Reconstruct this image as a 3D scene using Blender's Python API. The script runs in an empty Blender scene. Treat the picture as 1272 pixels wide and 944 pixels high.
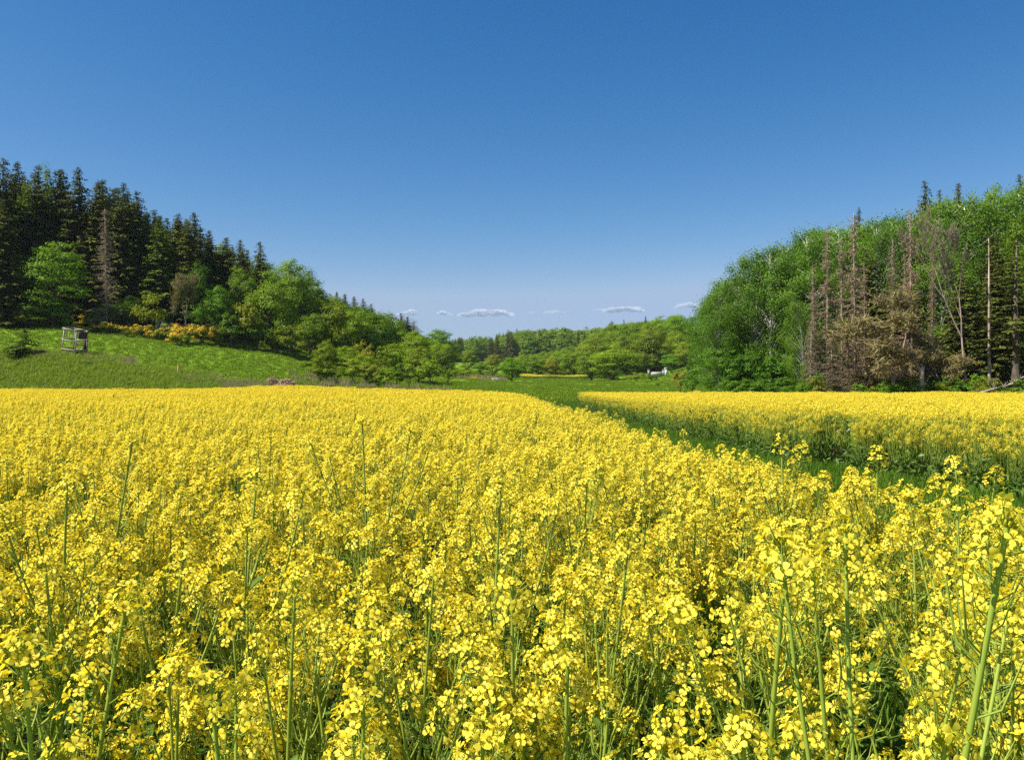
import bpy, math, random
import numpy as np
from mathutils import Matrix, Vector, Euler

rng = np.random.default_rng(7)
random.seed(7)
R = math.radians
S = bpy.context.scene
COL = S.collection

# ---------------------------------------------------------------- camera, sky, sun, exposure
F, CX, HZ = 1018.0, 636.0, 480.0          # focal length, centre and horizon in photo pixels
CAMZ = 1.7
cam_d = bpy.data.cameras.new("camera")
cam = bpy.data.objects.new("camera", cam_d)
COL.objects.link(cam)
cam.location = (0, 0, CAMZ)
cam.rotation_euler = (R(90 + math.degrees(math.atan((HZ - 472) / F))), 0, 0)
cam_d.sensor_width = 36
cam_d.lens = F / 1272 * 36
cam_d.clip_start = 0.05
cam_d.clip_end = 40000
S.camera = cam

SUN_EL, SUN_AZ = 54.0, 249.0              # azimuth clockwise from +Y: left, slightly behind the camera
az, el = R(SUN_AZ), R(SUN_EL)
SUN_DIR = Vector((math.sin(az) * math.cos(el), math.cos(az) * math.cos(el), math.sin(el)))
world = bpy.data.worlds.new("World")
S.world = world
world.use_nodes = True
nt = world.node_tree
bg = nt.nodes["Background"]
sky = nt.nodes.new("ShaderNodeTexSky")
sky.sky_type = 'NISHITA'
sky.sun_disc = False
sky.sun_elevation = el
sky.sun_rotation = az
sky.air_density = 1.0
sky.dust_density = 0.6
sky.ozone_density = 3.0
# a clear spring sky, graded channel by channel towards a deeper zenith
sep = nt.nodes.new("ShaderNodeSeparateColor")
com = nt.nodes.new("ShaderNodeCombineColor")
nt.links.new(sky.outputs[0], sep.inputs[0])
for ch, (gain, power, top) in enumerate(((0.172, 2.42, 2.95), (0.505, 1.365, 4.0), (0.99, 1.0, 5.8))):
    pw = nt.nodes.new("ShaderNodeMath"); pw.operation = 'POWER'; pw.inputs[1].default_value = power
    ml = nt.nodes.new("ShaderNodeMath"); ml.operation = 'MULTIPLY'; ml.inputs[1].default_value = gain
    mn = nt.nodes.new("ShaderNodeMath"); mn.operation = 'MINIMUM'; mn.inputs[1].default_value = top
    nt.links.new(sep.outputs[ch], pw.inputs[0]); nt.links.new(pw.outputs[0], ml.inputs[0])
    nt.links.new(ml.outputs[0], mn.inputs[0]); nt.links.new(mn.outputs[0], com.inputs[ch])
nt.links.new(com.outputs[0], bg.inputs[0])
bg.inputs[1].default_value = 0.061
sun_d = bpy.data.lights.new("sun", 'SUN')
sun_d.energy = 4.5
sun_d.angle = R(0.5)
sun_d.color = (1.0, 0.95, 0.86)
sun = bpy.data.objects.new("sun", sun_d)
COL.objects.link(sun)
sun.rotation_euler = SUN_DIR.to_track_quat('Z', 'Y').to_euler()
sun.location = (-30, -10, 60)

S.view_settings.view_transform = 'Standard'
S.view_settings.look = 'None'
S.view_settings.gamma = 1
S.view_settings.exposure = 1.05
S.render.engine = 'CYCLES'
S.cycles.use_denoising = False
S.cycles.denoiser = 'OPENIMAGEDENOISE'
S.cycles.denoising_input_passes = 'RGB_ALBEDO_NORMAL'
S.cycles.denoising_prefilter = 'ACCURATE'
S.cycles.max_bounces = 24
S.cycles.diffuse_bounces = 3
S.cycles.glossy_bounces = 2
S.cycles.transmission_bounces = 4
S.cycles.transparent_max_bounces = 4
S.cycles.volume_bounces = 20
S.cycles.sample_clamp_indirect = 4
S.cycles.use_adaptive_sampling = False

# ---------------------------------------------------------------- helpers: meshes
def nrm(a):
    return a / np.maximum(np.linalg.norm(a, axis=-1, keepdims=True), 1e-9)


class MB:
    """collects quads and triangles with a material index"""
    def __init__(s):
        s.v, s.q, s.t, s.n = [], [], [], 0

    def add(s, v, quads=None, tris=None, m=0):
        v = np.asarray(v, float).reshape(-1, 3)
        if quads is not None and len(quads):
            q = np.asarray(quads, int) + s.n
            s.q.append(np.c_[q, np.full(len(q), m)])
        if tris is not None and len(tris):
            t = np.asarray(tris, int) + s.n
            s.t.append(np.c_[t, np.full(len(t), m)])
        s.v.append(v)
        s.n += len(v)

    def merge(s, o, M=None):
        v = np.concatenate(o.v)
        if M is not None:
            M = np.array(M)
            v = v @ M[:3, :3].T + M[:3, 3]
        for q in o.q:
            q = q.copy(); q[:, :4] += s.n; s.q.append(q)
        for t in o.t:
            t = t.copy(); t[:, :3] += s.n; s.t.append(t)
        s.v.append(v)
        s.n += len(v)

    def mesh(s, name, mats, smooth=False):
        me = bpy.data.meshes.new(name)
        v = np.concatenate(s.v)
        q = np.concatenate(s.q) if s.q else np.zeros((0, 5), int)
        t = np.concatenate(s.t) if s.t else np.zeros((0, 4), int)
        me.vertices.add(len(v))
        me.vertices.foreach_set("co", v.astype(np.float32).ravel())
        nl = len(q) * 4 + len(t) * 3
        me.loops.add(nl)
        me.loops.foreach_set("vertex_index", np.concatenate([q[:, :4].ravel(), t[:, :3].ravel()]).astype(np.int32))
        me.polygons.add(len(q) + len(t))
        st = np.concatenate([np.arange(len(q)) * 4, len(q) * 4 + np.arange(len(t)) * 3]).astype(np.int32)
        me.polygons.foreach_set("loop_start", st)
        me.polygons.foreach_set("material_index", np.concatenate([q[:, 4], t[:, 3]]).astype(np.int32))
        if smooth:
            me.polygons.foreach_set("use_smooth", np.ones(len(q) + len(t), bool))
        for m in mats:
            me.materials.append(m)
        me.update(calc_edges=True)
        me.validate()
        return me


def tube(mb, pts, rad, sides=5, m=0, cap=True):
    pts = np.asarray(pts, float)
    n = len(pts)
    rad = np.broadcast_to(np.asarray(rad, float), (n,))
    tan = nrm(np.gradient(pts, axis=0))
    ref = np.array([0, 0, 1.0]) if abs(tan[:, 2]).mean() < 0.8 else np.array([1.0, 0, 0])
    a = nrm(np.cross(tan, ref))
    b = np.cross(tan, a)
    th = np.arange(sides) * 2 * math.pi / sides
    v = pts[:, None] + rad[:, None, None] * (a[:, None] * np.cos(th)[None, :, None] + b[:, None] * np.sin(th)[None, :, None])
    i, j = np.meshgrid(np.arange(n - 1), np.arange(sides), indexing='ij')
    k = (j + 1) % sides
    q = np.stack([i * sides + j, i * sides + k, (i + 1) * sides + k, (i + 1) * sides + j], -1).reshape(-1, 4)
    tr = []
    vv = v.reshape(-1, 3)
    if cap and sides > 2:
        vv = np.r_[vv, pts[-1:]]
        tr = [[(n - 1) * sides + x, (n - 1) * sides + (x + 1) % sides, n * sides] for x in range(sides)]
    mb.add(vv, q, tr, m)


def cards(mb, c, nor, size, aspect=0.7, m=0, along=None, r=None):
    """leaf-sized quads at centres c facing nor; along = direction of the long axis"""
    r = r or rng
    c = np.asarray(c, float)
    k = len(c)
    nor = nrm(nor)
    if along is None:
        along = r.normal(size=(k, 3))
    a = nrm(along - nor * np.sum(along * nor, -1, keepdims=True))
    b = np.cross(nor, a)
    sz = np.broadcast_to(np.asarray(size, float), (k,))[:, None] * (0.7 + 0.6 * r.random((k, 1)))
    sb = sz * aspect
    j = lambda: 0.6 + 0.6 * r.random((k, 1))
    bend = nor * sz * 0.12
    v = np.stack([c - a * sz * .5, c - b * sb * .5 * j() - bend * .2 + a * sz * .1 * r.normal(size=(k, 1)),
                  c + a * sz * .5 - bend, c + b * sb * .5 * j() + a * sz * .1 * r.normal(size=(k, 1))], 1)
    q = np.arange(k * 4).reshape(k, 4)
    mb.add(v.reshape(-1, 3), q, m=m)


def box(mb, c, s, m=0, rot=None):
    v = np.array([[x, y, z] for x in (-.5, .5) for y in (-.5, .5) for z in (-.5, .5)]) * np.array(s)
    if rot is not None:
        v = v @ np.array(rot.to_matrix()).T
    v = v + np.array(c)
    mb.add(v, [[0, 1, 3, 2], [4, 6, 7, 5], [0, 4, 5, 1], [2, 3, 7, 6], [0, 2, 6, 4], [1, 5, 7, 3]], m=m)


def bar(mb, a, b, w=0.08, d=None, m=0):
    """square timber from a to b"""
    a, b = Vector(a), Vector(b)
    e = b - a
    box(mb, (a + b) / 2, (w, d or w, e.length), m, e.to_track_quat('Z', 'Y'))


def obj(name, me, parent=None, loc=None):
    o = bpy.data.objects.new(name, me)
    COL.objects.link(o)
    if parent is not None:
        o.parent = parent
    if loc is not None:
        o.location = loc
    return o


def tag(o, label=None, cat=None, group=None, kind=None):
    for k, v in (('label', label), ('category', cat), ('group', group), ('kind', kind)):
        if v:
            o[k] = v
    return o


# ---------------------------------------------------------------- helpers: materials
def mat_base(name):
    m = bpy.data.materials.new(name)
    m.use_nodes = True
    n = m.node_tree
    n.nodes.clear()
    out = n.nodes.new("ShaderNodeOutputMaterial")
    return m, n, out


def leaf_mat(name, col, col2, transl=0.35, gloss=0.04, nscale=0.5, tcol=None):
    """thin leaf or petal: two tones varied per leaf and by a soft noise, part translucent; tinted by the object's colour"""
    m, n, out = mat_base(name)
    N = n.nodes.new
    L = n.links.new
    geo = N("ShaderNodeNewGeometry")
    tc = N("ShaderNodeTexCoord")
    no = N("ShaderNodeTexNoise"); no.inputs['Scale'].default_value = nscale; no.inputs['Detail'].default_value = 2
    L(tc.outputs['Object'], no.inputs['Vector'])
    add = N("ShaderNodeMath"); add.operation = 'ADD'
    L(geo.outputs['Random Per Island'], add.inputs[0]); L(no.outputs['Fac'], add.inputs[1])
    mr = N("ShaderNodeMapRange"); mr.inputs[1].default_value = 0.35; mr.inputs[2].default_value = 1.65
    L(add.outputs[0], mr.inputs[0])
    mix = N("ShaderNodeMix"); mix.data_type = 'RGBA'
    mix.inputs[6].default_value = (*col, 1); mix.inputs[7].default_value = (*col2, 1)
    L(mr.outputs[0], mix.inputs[0])
    oi = N("ShaderNodeObjectInfo")
    mul = N("ShaderNodeMix"); mul.data_type = 'RGBA'; mul.blend_type = 'MULTIPLY'; mul.inputs[0].default_value = 1
    L(mix.outputs[2], mul.inputs[6]); L(oi.outputs['Color'], mul.inputs[7])
    d = N("ShaderNodeBsdfDiffuse"); t = N("ShaderNodeBsdfTranslucent")
    L(mul.outputs[2], d.inputs['Color'])
    if tcol:
        tm = N("ShaderNodeMix"); tm.data_type = 'RGBA'; tm.blend_type = 'MULTIPLY'; tm.inputs[0].default_value = 1
        tm.inputs[7].default_value = (*tcol, 1)
        L(mul.outputs[2], tm.inputs[6]); L(tm.outputs[2], t.inputs['Color'])
    else:
        L(mul.outputs[2], t.inputs['Color'])
    ms = N("ShaderNodeMixShader"); ms.inputs[0].default_value = transl
    L(d.outputs[0], ms.inputs[1]); L(t.outputs[0], ms.inputs[2])
    g = N("ShaderNodeBsdfGlossy"); g.inputs['Roughness'].default_value = 0.45; g.inputs['Color'].default_value = (1, 1, 1, 1)
    m2 = N("ShaderNodeMixShader"); m2.inputs[0].default_value = gloss
    L(ms.outputs[0], m2.inputs[1]); L(g.outputs[0], m2.inputs[2])
    L(m2.outputs[0], out.inputs[0])
    return m


def rough_mat(name, col, col2, scale=3.0, rough=0.85, bump=0.3, detail=4, stretch=(1, 1, 1), distort=0.0):
    m, n, out = mat_base(name)
    N = n.nodes.new
    L = n.links.new
    tc = N("ShaderNodeTexCoord"); mp = N("ShaderNodeMapping"); mp.inputs['Scale'].default_value = stretch
    L(tc.outputs['Object'], mp.inputs[0])
    no = N("ShaderNodeTexNoise"); no.inputs['Scale'].default_value = scale; no.inputs['Detail'].default_value = detail
    no.inputs['Distortion'].default_value = distort
    L(mp.outputs[0], no.inputs['Vector'])
    cr = N("ShaderNodeValToRGB")
    cr.color_ramp.elements[0].position = 0.3; cr.color_ramp.elements[0].color = (*col, 1)
    cr.color_ramp.elements[1].position = 0.7; cr.color_ramp.elements[1].color = (*col2, 1)
    L(no.outputs['Fac'], cr.inputs[0])
    p = N("ShaderNodeBsdfPrincipled"); p.inputs['Roughness'].default_value = rough
    p.inputs['Specular IOR Level'].default_value = 0.25
    L(cr.outputs[0], p.inputs['Base Color'])
    b = N("ShaderNodeBump"); b.inputs['Strength'].default_value = bump; b.inputs['Distance'].default_value = 0.05
    L(no.outputs['Fac'], b.inputs['Height']); L(b.outputs[0], p.inputs['Normal'])
    L(p.outputs[0], out.inputs[0])
    return m


M_PETAL = leaf_mat("petal", (0.88, 0.695, 0.032), (0.93, 0.80, 0.090), 0.45, 0.008, 8.0, tcol=(1.0, 0.9, 0.4))
M_GREEN = leaf_mat("rape_stem", (0.23, 0.30, 0.035), (0.34, 0.42, 0.065), 0.15, 0.015, 6.0)
M_BUD = leaf_mat("rape_bud", (0.34, 0.38, 0.03), (0.55, 0.50, 0.03), 0.2, 0.0, 20.0)
M_RLEAF = leaf_mat("rape_leaf", (0.065, 0.125, 0.016), (0.13, 0.21, 0.032), 0.25, 0.015, 5.0)
M_LEAF = leaf_mat("broad_leaf", (0.100, 0.180, 0.008), (0.205, 0.305, 0.017), 0.43, 0.006, 0.35)
M_BIRCHLEAF = leaf_mat("birch_leaf", (0.070, 0.150, 0.008), (0.140, 0.250, 0.018), 0.4, 0.006, 0.35)
M_NEEDLE = leaf_mat("needle_spray", (0.040, 0.054, 0.010), (0.110, 0.122, 0.026), 0.15, 0.0, 0.4)
M_DRYTWIG = leaf_mat("dry_twig", (0.19, 0.147, 0.10), (0.335, 0.272, 0.19), 0.15, 0.0, 0.5)
M_BUDTWIG = leaf_mat("budding_leaf", (0.15, 0.135, 0.04), (0.25, 0.215, 0.07), 0.3, 0.0, 0.5)
M_BLOOM = leaf_mat("broom_blossom", (0.40, 0.25, 0.020), (0.54, 0.38, 0.045), 0.25, 0.0, 1.2)
M_WHITEBLOOM = leaf_mat("white_blossom", (0.55, 0.56, 0.48), (0.72, 0.72, 0.66), 0.25, 0.0, 1.2)
M_BARK = rough_mat("bark", (0.055, 0.042, 0.03), (0.14, 0.11, 0.085), 2.0, 0.9, 0.6, stretch=(3, 3, .6))
M_PALEBARK = rough_mat("pale_dead_bark", (0.22, 0.16, 0.12), (0.46, 0.37, 0.30), 1.5, 0.9, 0.4, stretch=(3, 3, .5))
M_BIRCHBARK = rough_mat("birch_bark", (0.20, 0.19, 0.16), (0.62, 0.59, 0.52), 1.6, 0.8, 0.2, stretch=(.6, .6, 2.2))
M_GRASS = leaf_mat("grass_blade", (0.060, 0.135, 0.010), (0.125, 0.215, 0.020), 0.35, 0.004, 0.3)
M_MEADOW = leaf_mat("meadow_blade", (0.125, 0.205, 0.012), (0.24, 0.325, 0.028), 0.42, 0.0, 0.3)
M_DRYGRASS = leaf_mat("dry_grass_blade", (0.25, 0.20, 0.09), (0.42, 0.35, 0.19), 0.3, 0.0, 0.6)
M_SOIL = rough_mat("soil", (0.028, 0.030, 0.012), (0.05, 0.048, 0.022), 6, 0.95, 0.6)
M_WOOD = rough_mat("weathered_wood", (0.26, 0.22, 0.17), (0.50, 0.45, 0.37), 3, 0.85, 0.3, stretch=(4, 4, .6))
M_DARKWOOD = rough_mat("dark_board", (0.045, 0.028, 0.02), (0.10, 0.06, 0.04), 3, 0.85, 0.3, stretch=(4, 4, .6))
M_REDWOOD = rough_mat("reddish_wood", (0.25, 0.12, 0.06), (0.38, 0.20, 0.10), 3, 0.85, 0.3)
M_WHITE = rough_mat("white_render", (0.66, 0.66, 0.63), (0.80, 0.80, 0.78), 2, 0.7, 0.1)
M_STONE = rough_mat("grey_stone", (0.22, 0.21, 0.20), (0.38, 0.37, 0.35), 3, 0.85, 0.3)
M_DARK = rough_mat("dark_iron", (0.02, 0.02, 0.025), (0.05, 0.05, 0.055), 4, 0.6, 0.1)
M_TILE = rough_mat("roof_tile", (0.30, 0.13, 0.08), (0.42, 0.22, 0.14), 3, 0.8, 0.3)

# ---------------------------------------------------------------- terrain: height from columns of (depth, z)
COLS = {
    -400: [(60, 0), (84, 0.2), (97, 5.6), (125, 11.5), (200, 22), (320, 34), (700, 45), (2600, 40)],
    0: [(60, 0), (84, 0.15), (96, 5.4), (125, 11.3), (200, 21), (320, 32), (700, 45), (2600, 40)],
    60: [(60, 0), (84, 0.1), (95, 5.2), (100, 6.0), (128, 11.3), (200, 20), (320, 30), (700, 42), (2600, 40)],
    120: [(60, 0), (84, 0.1), (95, 4.6), (105, 6.5), (132, 11.2), (200, 18.5), (320, 27), (700, 42), (2600, 40)],
    200: [(60, 0), (84, 0.1), (93, 3.4), (105, 5.2), (136, 10.6), (200, 18), (320, 25), (700, 40), (2600, 40)],
    260: [(60, 0), (84, 0.2), (92, 2.6), (105, 4.2), (142, 10.2), (200, 18), (320, 23), (700, 38), (2600, 40)],
    310: [(60, 0.05), (82, 0.4), (90, 1.9), (105, 3.5), (145, 9.2), (200, 17), (320, 22), (700, 36), (2600, 40)],
    360: [(60, 0.1), (78, 0.45), (90, 1.6), (105, 2.9), (140, 7.4), (170, 10), (230, 16), (320, 20), (700, 34), (2600, 40)],
    420: [(60, 0.05), (80, 0.35), (92, 1.3), (110, 2.2), (140, 4.4), (170, 6.6), (250, 14), (340, 18), (700, 30), (2600, 38)],
    500: [(60, 0), (80, 0.25), (95, 0.9), (120, 1.7), (150, 3.2), (220, 6.2), (300, 10), (450, 14), (700, 25), (2600, 34)],
    570: [(60, 0), (80, 0.15), (95, 0.7), (150, 2.4), (230, 5.6), (320, 8.2), (450, 12), (700, 25), (1000, 32), (2600, 30)],
    640: [(60, -.1), (80, 0.1), (100, 0.8), (150, 2.2), (250, 3.9), (320, 5.6), (450, 12), (700, 26), (1000, 34), (2600, 30)],
    700: [(60, -.2), (80, -.1), (100, 0.5), (150, 2.0), (250, 3.6), (300, 5.0), (450, 13), (700, 28), (1000, 34), (2600, 30)],
    760: [(60, -.25), (80, -.2), (100, 0.3), (150, 1.8), (230, 2.9), (300, 7.0), (400, 17), (700, 28), (1000, 32), (2600, 30)],
    830: [(60, -.3), (80, -.25), (100, 0.15), (150, 1.5), (200, 3.2), (250, 6.0), (330, 14), (420, 24), (700, 30), (2600, 30)],
    880: [(60, -.3), (80, -.25), (100, 0.1), (150, 1.8), (200, 3.6), (300, 14), (420, 25), (700, 30), (2600, 30)],
    950: [(55, -.25), (80, -.25), (95, 0.3), (130, 3), (250, 14), (420, 26), (700, 32), (2600, 30)],
    1100: [(50, -.2), (78, -.25), (90, 0.5), (130, 5.5), (200, 13), (420, 28), (700, 34), (2600, 30)],
    1272: [(45, -.2), (70, -.25), (80, 0.5), (120, 6.5), (200, 16), (420, 30), (700, 36), (2600, 30)],
    1700: [(40, -.2), (60, -.2), (75, 1.0), (120, 8), (200, 18), (420, 32), (700, 38), (2600, 30)],
}
CK = np.array(sorted(COLS))


def _h0(px, Y):
    px = np.clip(px, CK[0], CK[-1])
    vals = np.stack([np.interp(Y, [0] + [a for a, b in COLS[k]], [0] + [b for a, b in COLS[k]]) for k in CK], -1)
    i = np.clip(np.searchsorted(CK, px, side='right') - 1, 0, len(CK) - 2)
    f = (px - CK[i]) / (CK[i + 1] - CK[i])
    a = np.take_along_axis(vals, i[..., None], -1)[..., 0]
    b = np.take_along_axis(vals, (i + 1)[..., None], -1)[..., 0]
    return a * (1 - f) + b * f


def hz(X, Y):
    X = np.asarray(X, float); Y = np.asarray(Y, float)
    Yc = np.maximum(Y, 1.0)
    px = CX + F * X / Yc
    h = sum(_h0(px + d, Yc * s) for d, s in ((-28, 1), (28, 1), (0, .97), (0, 1.03), (-12, 1.015), (12, .985))) / 6
    amp = np.clip((Y - 86) / 40, 0, 1)
    return h + amp * (0.18 * np.sin(X * .21 + 1.3) * np.cos(Y * .17) + 0.10 * np.sin(X * .53 + Y * .31))


def h1(X, Y):
    return float(hz(np.array([X]), np.array([Y]))[0])


def X_of(px, Y):
    return (px - CX) / F * Y


rows = np.concatenate([np.linspace(-40, 50, 46), np.linspace(52, 160, 82), np.linspace(164, 420, 60), np.linspace(430, 2600, 50)])
aa = np.linspace(-1, 1, 261)
W = np.maximum(70, 1.25 * rows)
GX = aa[None, :] * W[:, None]
GY = np.repeat(rows[:, None], len(aa), 1)
GZ = hz(GX, GY)
tb = MB()
nr, nc = GX.shape
i, j = np.meshgrid(np.arange(nr - 1), np.arange(nc - 1), indexing='ij')
tb.add(np.stack([GX, GY, GZ], -1).reshape(-1, 3),
       np.stack([i * nc + j, i * nc + j + 1, (i + 1) * nc + j + 1, (i + 1) * nc + j], -1).reshape(-1, 4))


def ground_mat():
    m, n, out = mat_base("meadow_ground")
    N = n.nodes.new
    L = n.links.new
    tc = N("ShaderNodeTexCoord")
    a = N("ShaderNodeTexNoise"); a.inputs['Scale'].default_value = 0.045; a.inputs['Detail'].default_value = 5
    b = N("ShaderNodeTexNoise"); b.inputs['Scale'].default_value = 1.1; b.inputs['Detail'].default_value = 6
    for x in (a, b):
        L(tc.outputs['Object'], x.inputs['Vector'])
    r1 = N("ShaderNodeValToRGB")
    e = r1.color_ramp.elements
    e[0].position = .35; e[0].color = (0.090, 0.175, 0.012, 1)
    e[1].position = .68; e[1].color = (0.165, 0.265, 0.024, 1)
    L(a.outputs['Fac'], r1.inputs[0])
    r2 = N("ShaderNodeValToRGB")
    e = r2.color_ramp.elements
    e[0].position = .3; e[0].color = (0.7, 0.75, 0.6, 1)
    e[1].position = .7; e[1].color = (1.15, 1.1, 1.1, 1)
    L(b.outputs['Fac'], r2.inputs[0])
    mx = N("ShaderNodeMix"); mx.data_type = 'RGBA'; mx.blend_type = 'MULTIPLY'; mx.inputs[0].default_value = 1
    L(r1.outputs[0], mx.inputs[6]); L(r2.outputs[0], mx.inputs[7])
    d = N("ShaderNodeBsdfDiffuse")
    bp = N("ShaderNodeBump"); bp.inputs['Strength'].default_value = 0.8; bp.inputs['Distance'].default_value = 0.15
    L(b.outputs['Fac'], bp.inputs['Height']); L(bp.outputs[0], d.inputs['Normal'])
    L(mx.outputs[2], d.inputs['Color']); L(d.outputs[0], out.inputs[0])
    return m


ground = obj("ground", tb.mesh("ground", [ground_mat()], True))
tag(ground, "green valley ground rising into wooded hills", None, None, 'structure')


# ---------------------------------------------------------------- fields
LEFT_FIELD = np.array([(-75, 0.62), (1.55, 0.62), (1.75, 1.2), (1.74, 2.8), (1.42, 6), (1.14, 10), (0.9, 20), (0.75, 34), (0.3, 50), (-0.8, 60),
                       (-3.5, 66), (-10, 72), (-20, 79), (-35, 82), (-75, 83)])
RIGHT_FIELD = np.array([(75, -6), (12.6, -6), (9.8, 6), (8.0, 13), (6.65, 20), (6.35, 34), (6.3, 60), (6.5, 76), (8.5, 80), (20, 84), (33, 80), (48, 68), (75, 60)])
FAR_FIELD = np.array([(3, 246), (22, 246), (25, 262), (2, 262)])


def inside(poly, x, y):
    c = np.zeros(len(x), bool)
    for k in range(len(poly)):
        x1, y1 = poly[k]; x2, y2 = poly[k - 1]
        with np.errstate(divide='ignore', invalid='ignore'):
            hit = ((y1 > y) != (y2 > y)) & (x < (x2 - x1) * (y - y1) / (y2 - y1 + 1e-12) + x1)
        c ^= hit
    return c


def jgrid(x0, x1, y0, y1, s):
    gx, gy = np.meshgrid(np.arange(x0, x1, s), np.arange(y0, y1, s))
    p = np.c_[gx.ravel(), gy.ravel()] + (rng.random((gx.size, 2)) - .5) * s * 1.1
    return p


def lown(x, y, s, ph=0.0):
    """cheap smooth noise in -1..1"""
    return (np.sin(x * s + 1.7 + ph) * np.cos(y * s * .83 + .4 + ph) + .6 * np.sin(x * s * 1.9 - y * s * 1.3 + 2.1 + ph)
            + .4 * np.cos(x * s * 3.1 + y * s * 2.7 + ph)) / 2.0


def soil_sheet(name, poly, label):
    mb = MB()
    xs = np.linspace(poly[:, 0].min(), poly[:, 0].max(), 90); ys = np.linspace(poly[:, 1].min(), poly[:, 1].max(), 70)
    gx, gy = np.meshgrid(xs, ys)
    v = np.stack([gx, gy, hz(gx, gy) + .006], -1)
    n_, m_ = gx.shape
    a, b = np.meshgrid(np.arange(n_ - 1), np.arange(m_ - 1), indexing='ij')
    q = np.stack([a * m_ + b, a * m_ + b + 1, (a + 1) * m_ + b + 1, (a + 1) * m_ + b], -1).reshape(-1, 4)
    cen = v.reshape(-1, 3)[q].mean(1)
    q = q[inside(poly + ((1.3, 0) if poly is RIGHT_FIELD else (-1.2, 0)), cen[:, 0], cen[:, 1])]
    mb.add(v.reshape(-1, 3), q)
    tag(obj(name, mb.mesh(name, [M_SOIL], True)), label, None, None, 'structure')


soil_sheet("field_soil", LEFT_FIELD, "dark soil under the left rapeseed field")
soil_sheet("field_soil", RIGHT_FIELD, "dark soil under the right rapeseed field")


# ---- geometry-nodes scatter of meshes that belong to ONE stuff object
def scatter(name, protos, pos, rot, scl, idx, label, cat):
    me = bpy.data.meshes.new(name)
    me.vertices.add(len(pos))
    me.vertices.foreach_set("co", np.asarray(pos, np.float32).ravel())
    for nm, ty, key, dat in (("rot", 'FLOAT_VECTOR', 'vector', rot), ("scl", 'FLOAT', 'value', scl), ("pick", 'INT', 'value', idx)):
        at = me.attributes.new(nm, ty, 'POINT')
        at.data.foreach_set(key, np.asarray(dat, np.int32 if ty == 'INT' else np.float32).ravel())
    o = obj(name, me)
    ng = bpy.data.node_groups.new("scatter", 'GeometryNodeTree')
    ng.interface.new_socket("Geometry", in_out='INPUT', socket_type='NodeSocketGeometry')
    ng.interface.new_socket("Geometry", in_out='OUTPUT', socket_type='NodeSocketGeometry')
    N = ng.nodes.new
    L = ng.links.new
    gi, go = N('NodeGroupInput'), N('NodeGroupOutput')
    jn = N('GeometryNodeJoinGeometry')
    for p in protos:
        src = bpy.data.objects.new("scatter_source", p)
        inf = N('GeometryNodeObjectInfo'); inf.inputs['Object'].default_value = src
        g2i = N('GeometryNodeGeometryToInstance')
        L(inf.outputs['Geometry'], g2i.inputs[0]); L(g2i.outputs[0], jn.inputs[0])
    ip = N('GeometryNodeInstanceOnPoints'); ip.inputs['Pick Instance'].default_value = True

    def attr(nm, ty):
        a = N('GeometryNodeInputNamedAttribute'); a.data_type = ty; a.inputs['Name'].default_value = nm
        return a.outputs['Attribute']
    L(gi.outputs[0], ip.inputs['Points']); L(jn.outputs[0], ip.inputs['Instance'])
    L(attr("pick", 'INT'), ip.inputs['Instance Index'])
    e2r = N('FunctionNodeEulerToRotation')
    L(attr("rot", 'FLOAT_VECTOR'), e2r.inputs[0]); L(e2r.outputs[0], ip.inputs['Rotation'])
    L(attr("scl", 'FLOAT'), ip.inputs['Scale'])
    L(ip.outputs[0], go.inputs[0])
    md = o.modifiers.new("scatter", 'NODES')
    md.node_group = ng
    tag(o, label, cat, None, 'stuff')
    return o


def scatter_xy(name, protos, xy, label, cat, tilt=.08, smin=.8, smax=1.2, z=None, sink=0.0, scl=None):
    k = len(xy)
    zz = (hz(xy[:, 0], xy[:, 1]) if z is None else z) - sink
    rot = np.c_[rng.normal(0, tilt, (k, 2)), rng.random(k) * 6.283]
    s = rng.uniform(smin, smax, k) if scl is None else scl
    return scatter(name, protos, np.c_[xy, zz], rot, s, rng.integers(0, len(protos), k), label, cat)


# ---------------------------------------------------------------- rapeseed plants
PET = np.array([(0.0008, 0.0007, 0.0), (0.0048, 0.0034, .0009), (0.0085, 0.0044, .0008), (0.0112, 0.0024, -.0004)])


def flower_mb(r, detail=2):
    """a four-petalled flower facing +Z, about 2 cm across"""
    mb = MB()
    sc = r.uniform(.70, .95)
    cup = r.uniform(-.1, .6)
    for k in range(4):
        a = k * math.pi / 2 + r.normal(0, .12)
        ca, sa = math.cos(a), math.sin(a)
        tilt = cup + r.normal(0, .15)
        if detail >= 2:
            v = []
            for rr, w, zz in PET:
                for s in (-1, 1):
                    x, y, z = rr * sc, s * w * sc, zz * sc
                    z2 = z + x * math.sin(tilt); x2 = x * math.cos(tilt)
                    v.append((x2 * ca - y * sa, x2 * sa + y * ca, z2))
            mb.add(v, [[0, 1, 3, 2], [2, 3, 5, 4], [4, 5, 7, 6]], m=0)
        else:
            rr, w = .0118 * sc, .0046 * sc
            P = [(0, 0), (rr * .62, -w), (rr, 0), (rr * .62, w)]
            v = [(x * math.cos(tilt) * ca - y * sa, x * math.cos(tilt) * sa + y * ca, x * math.sin(tilt)) for x, y in P]
            mb.add(v, [[0, 1, 2, 3]], m=0)
    if detail >= 2:
        for k in range(5):
            a = k * 1.256 + r.random()
            b = np.array([math.cos(a) * .0006, math.sin(a) * .0006, 0])
            t = np.array([math.cos(a) * .002, math.sin(a) * .002, .0055])
            tube(mb, [b, t], [.0004, .0006], 3, m=2, cap=False)
    return mb


def frame_to(d, roll=0.0):
    return Vector(d).to_track_quat('Z', 'Y').to_matrix().to_4x4() @ Matrix.Rotation(roll, 4, 'Z')


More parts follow.
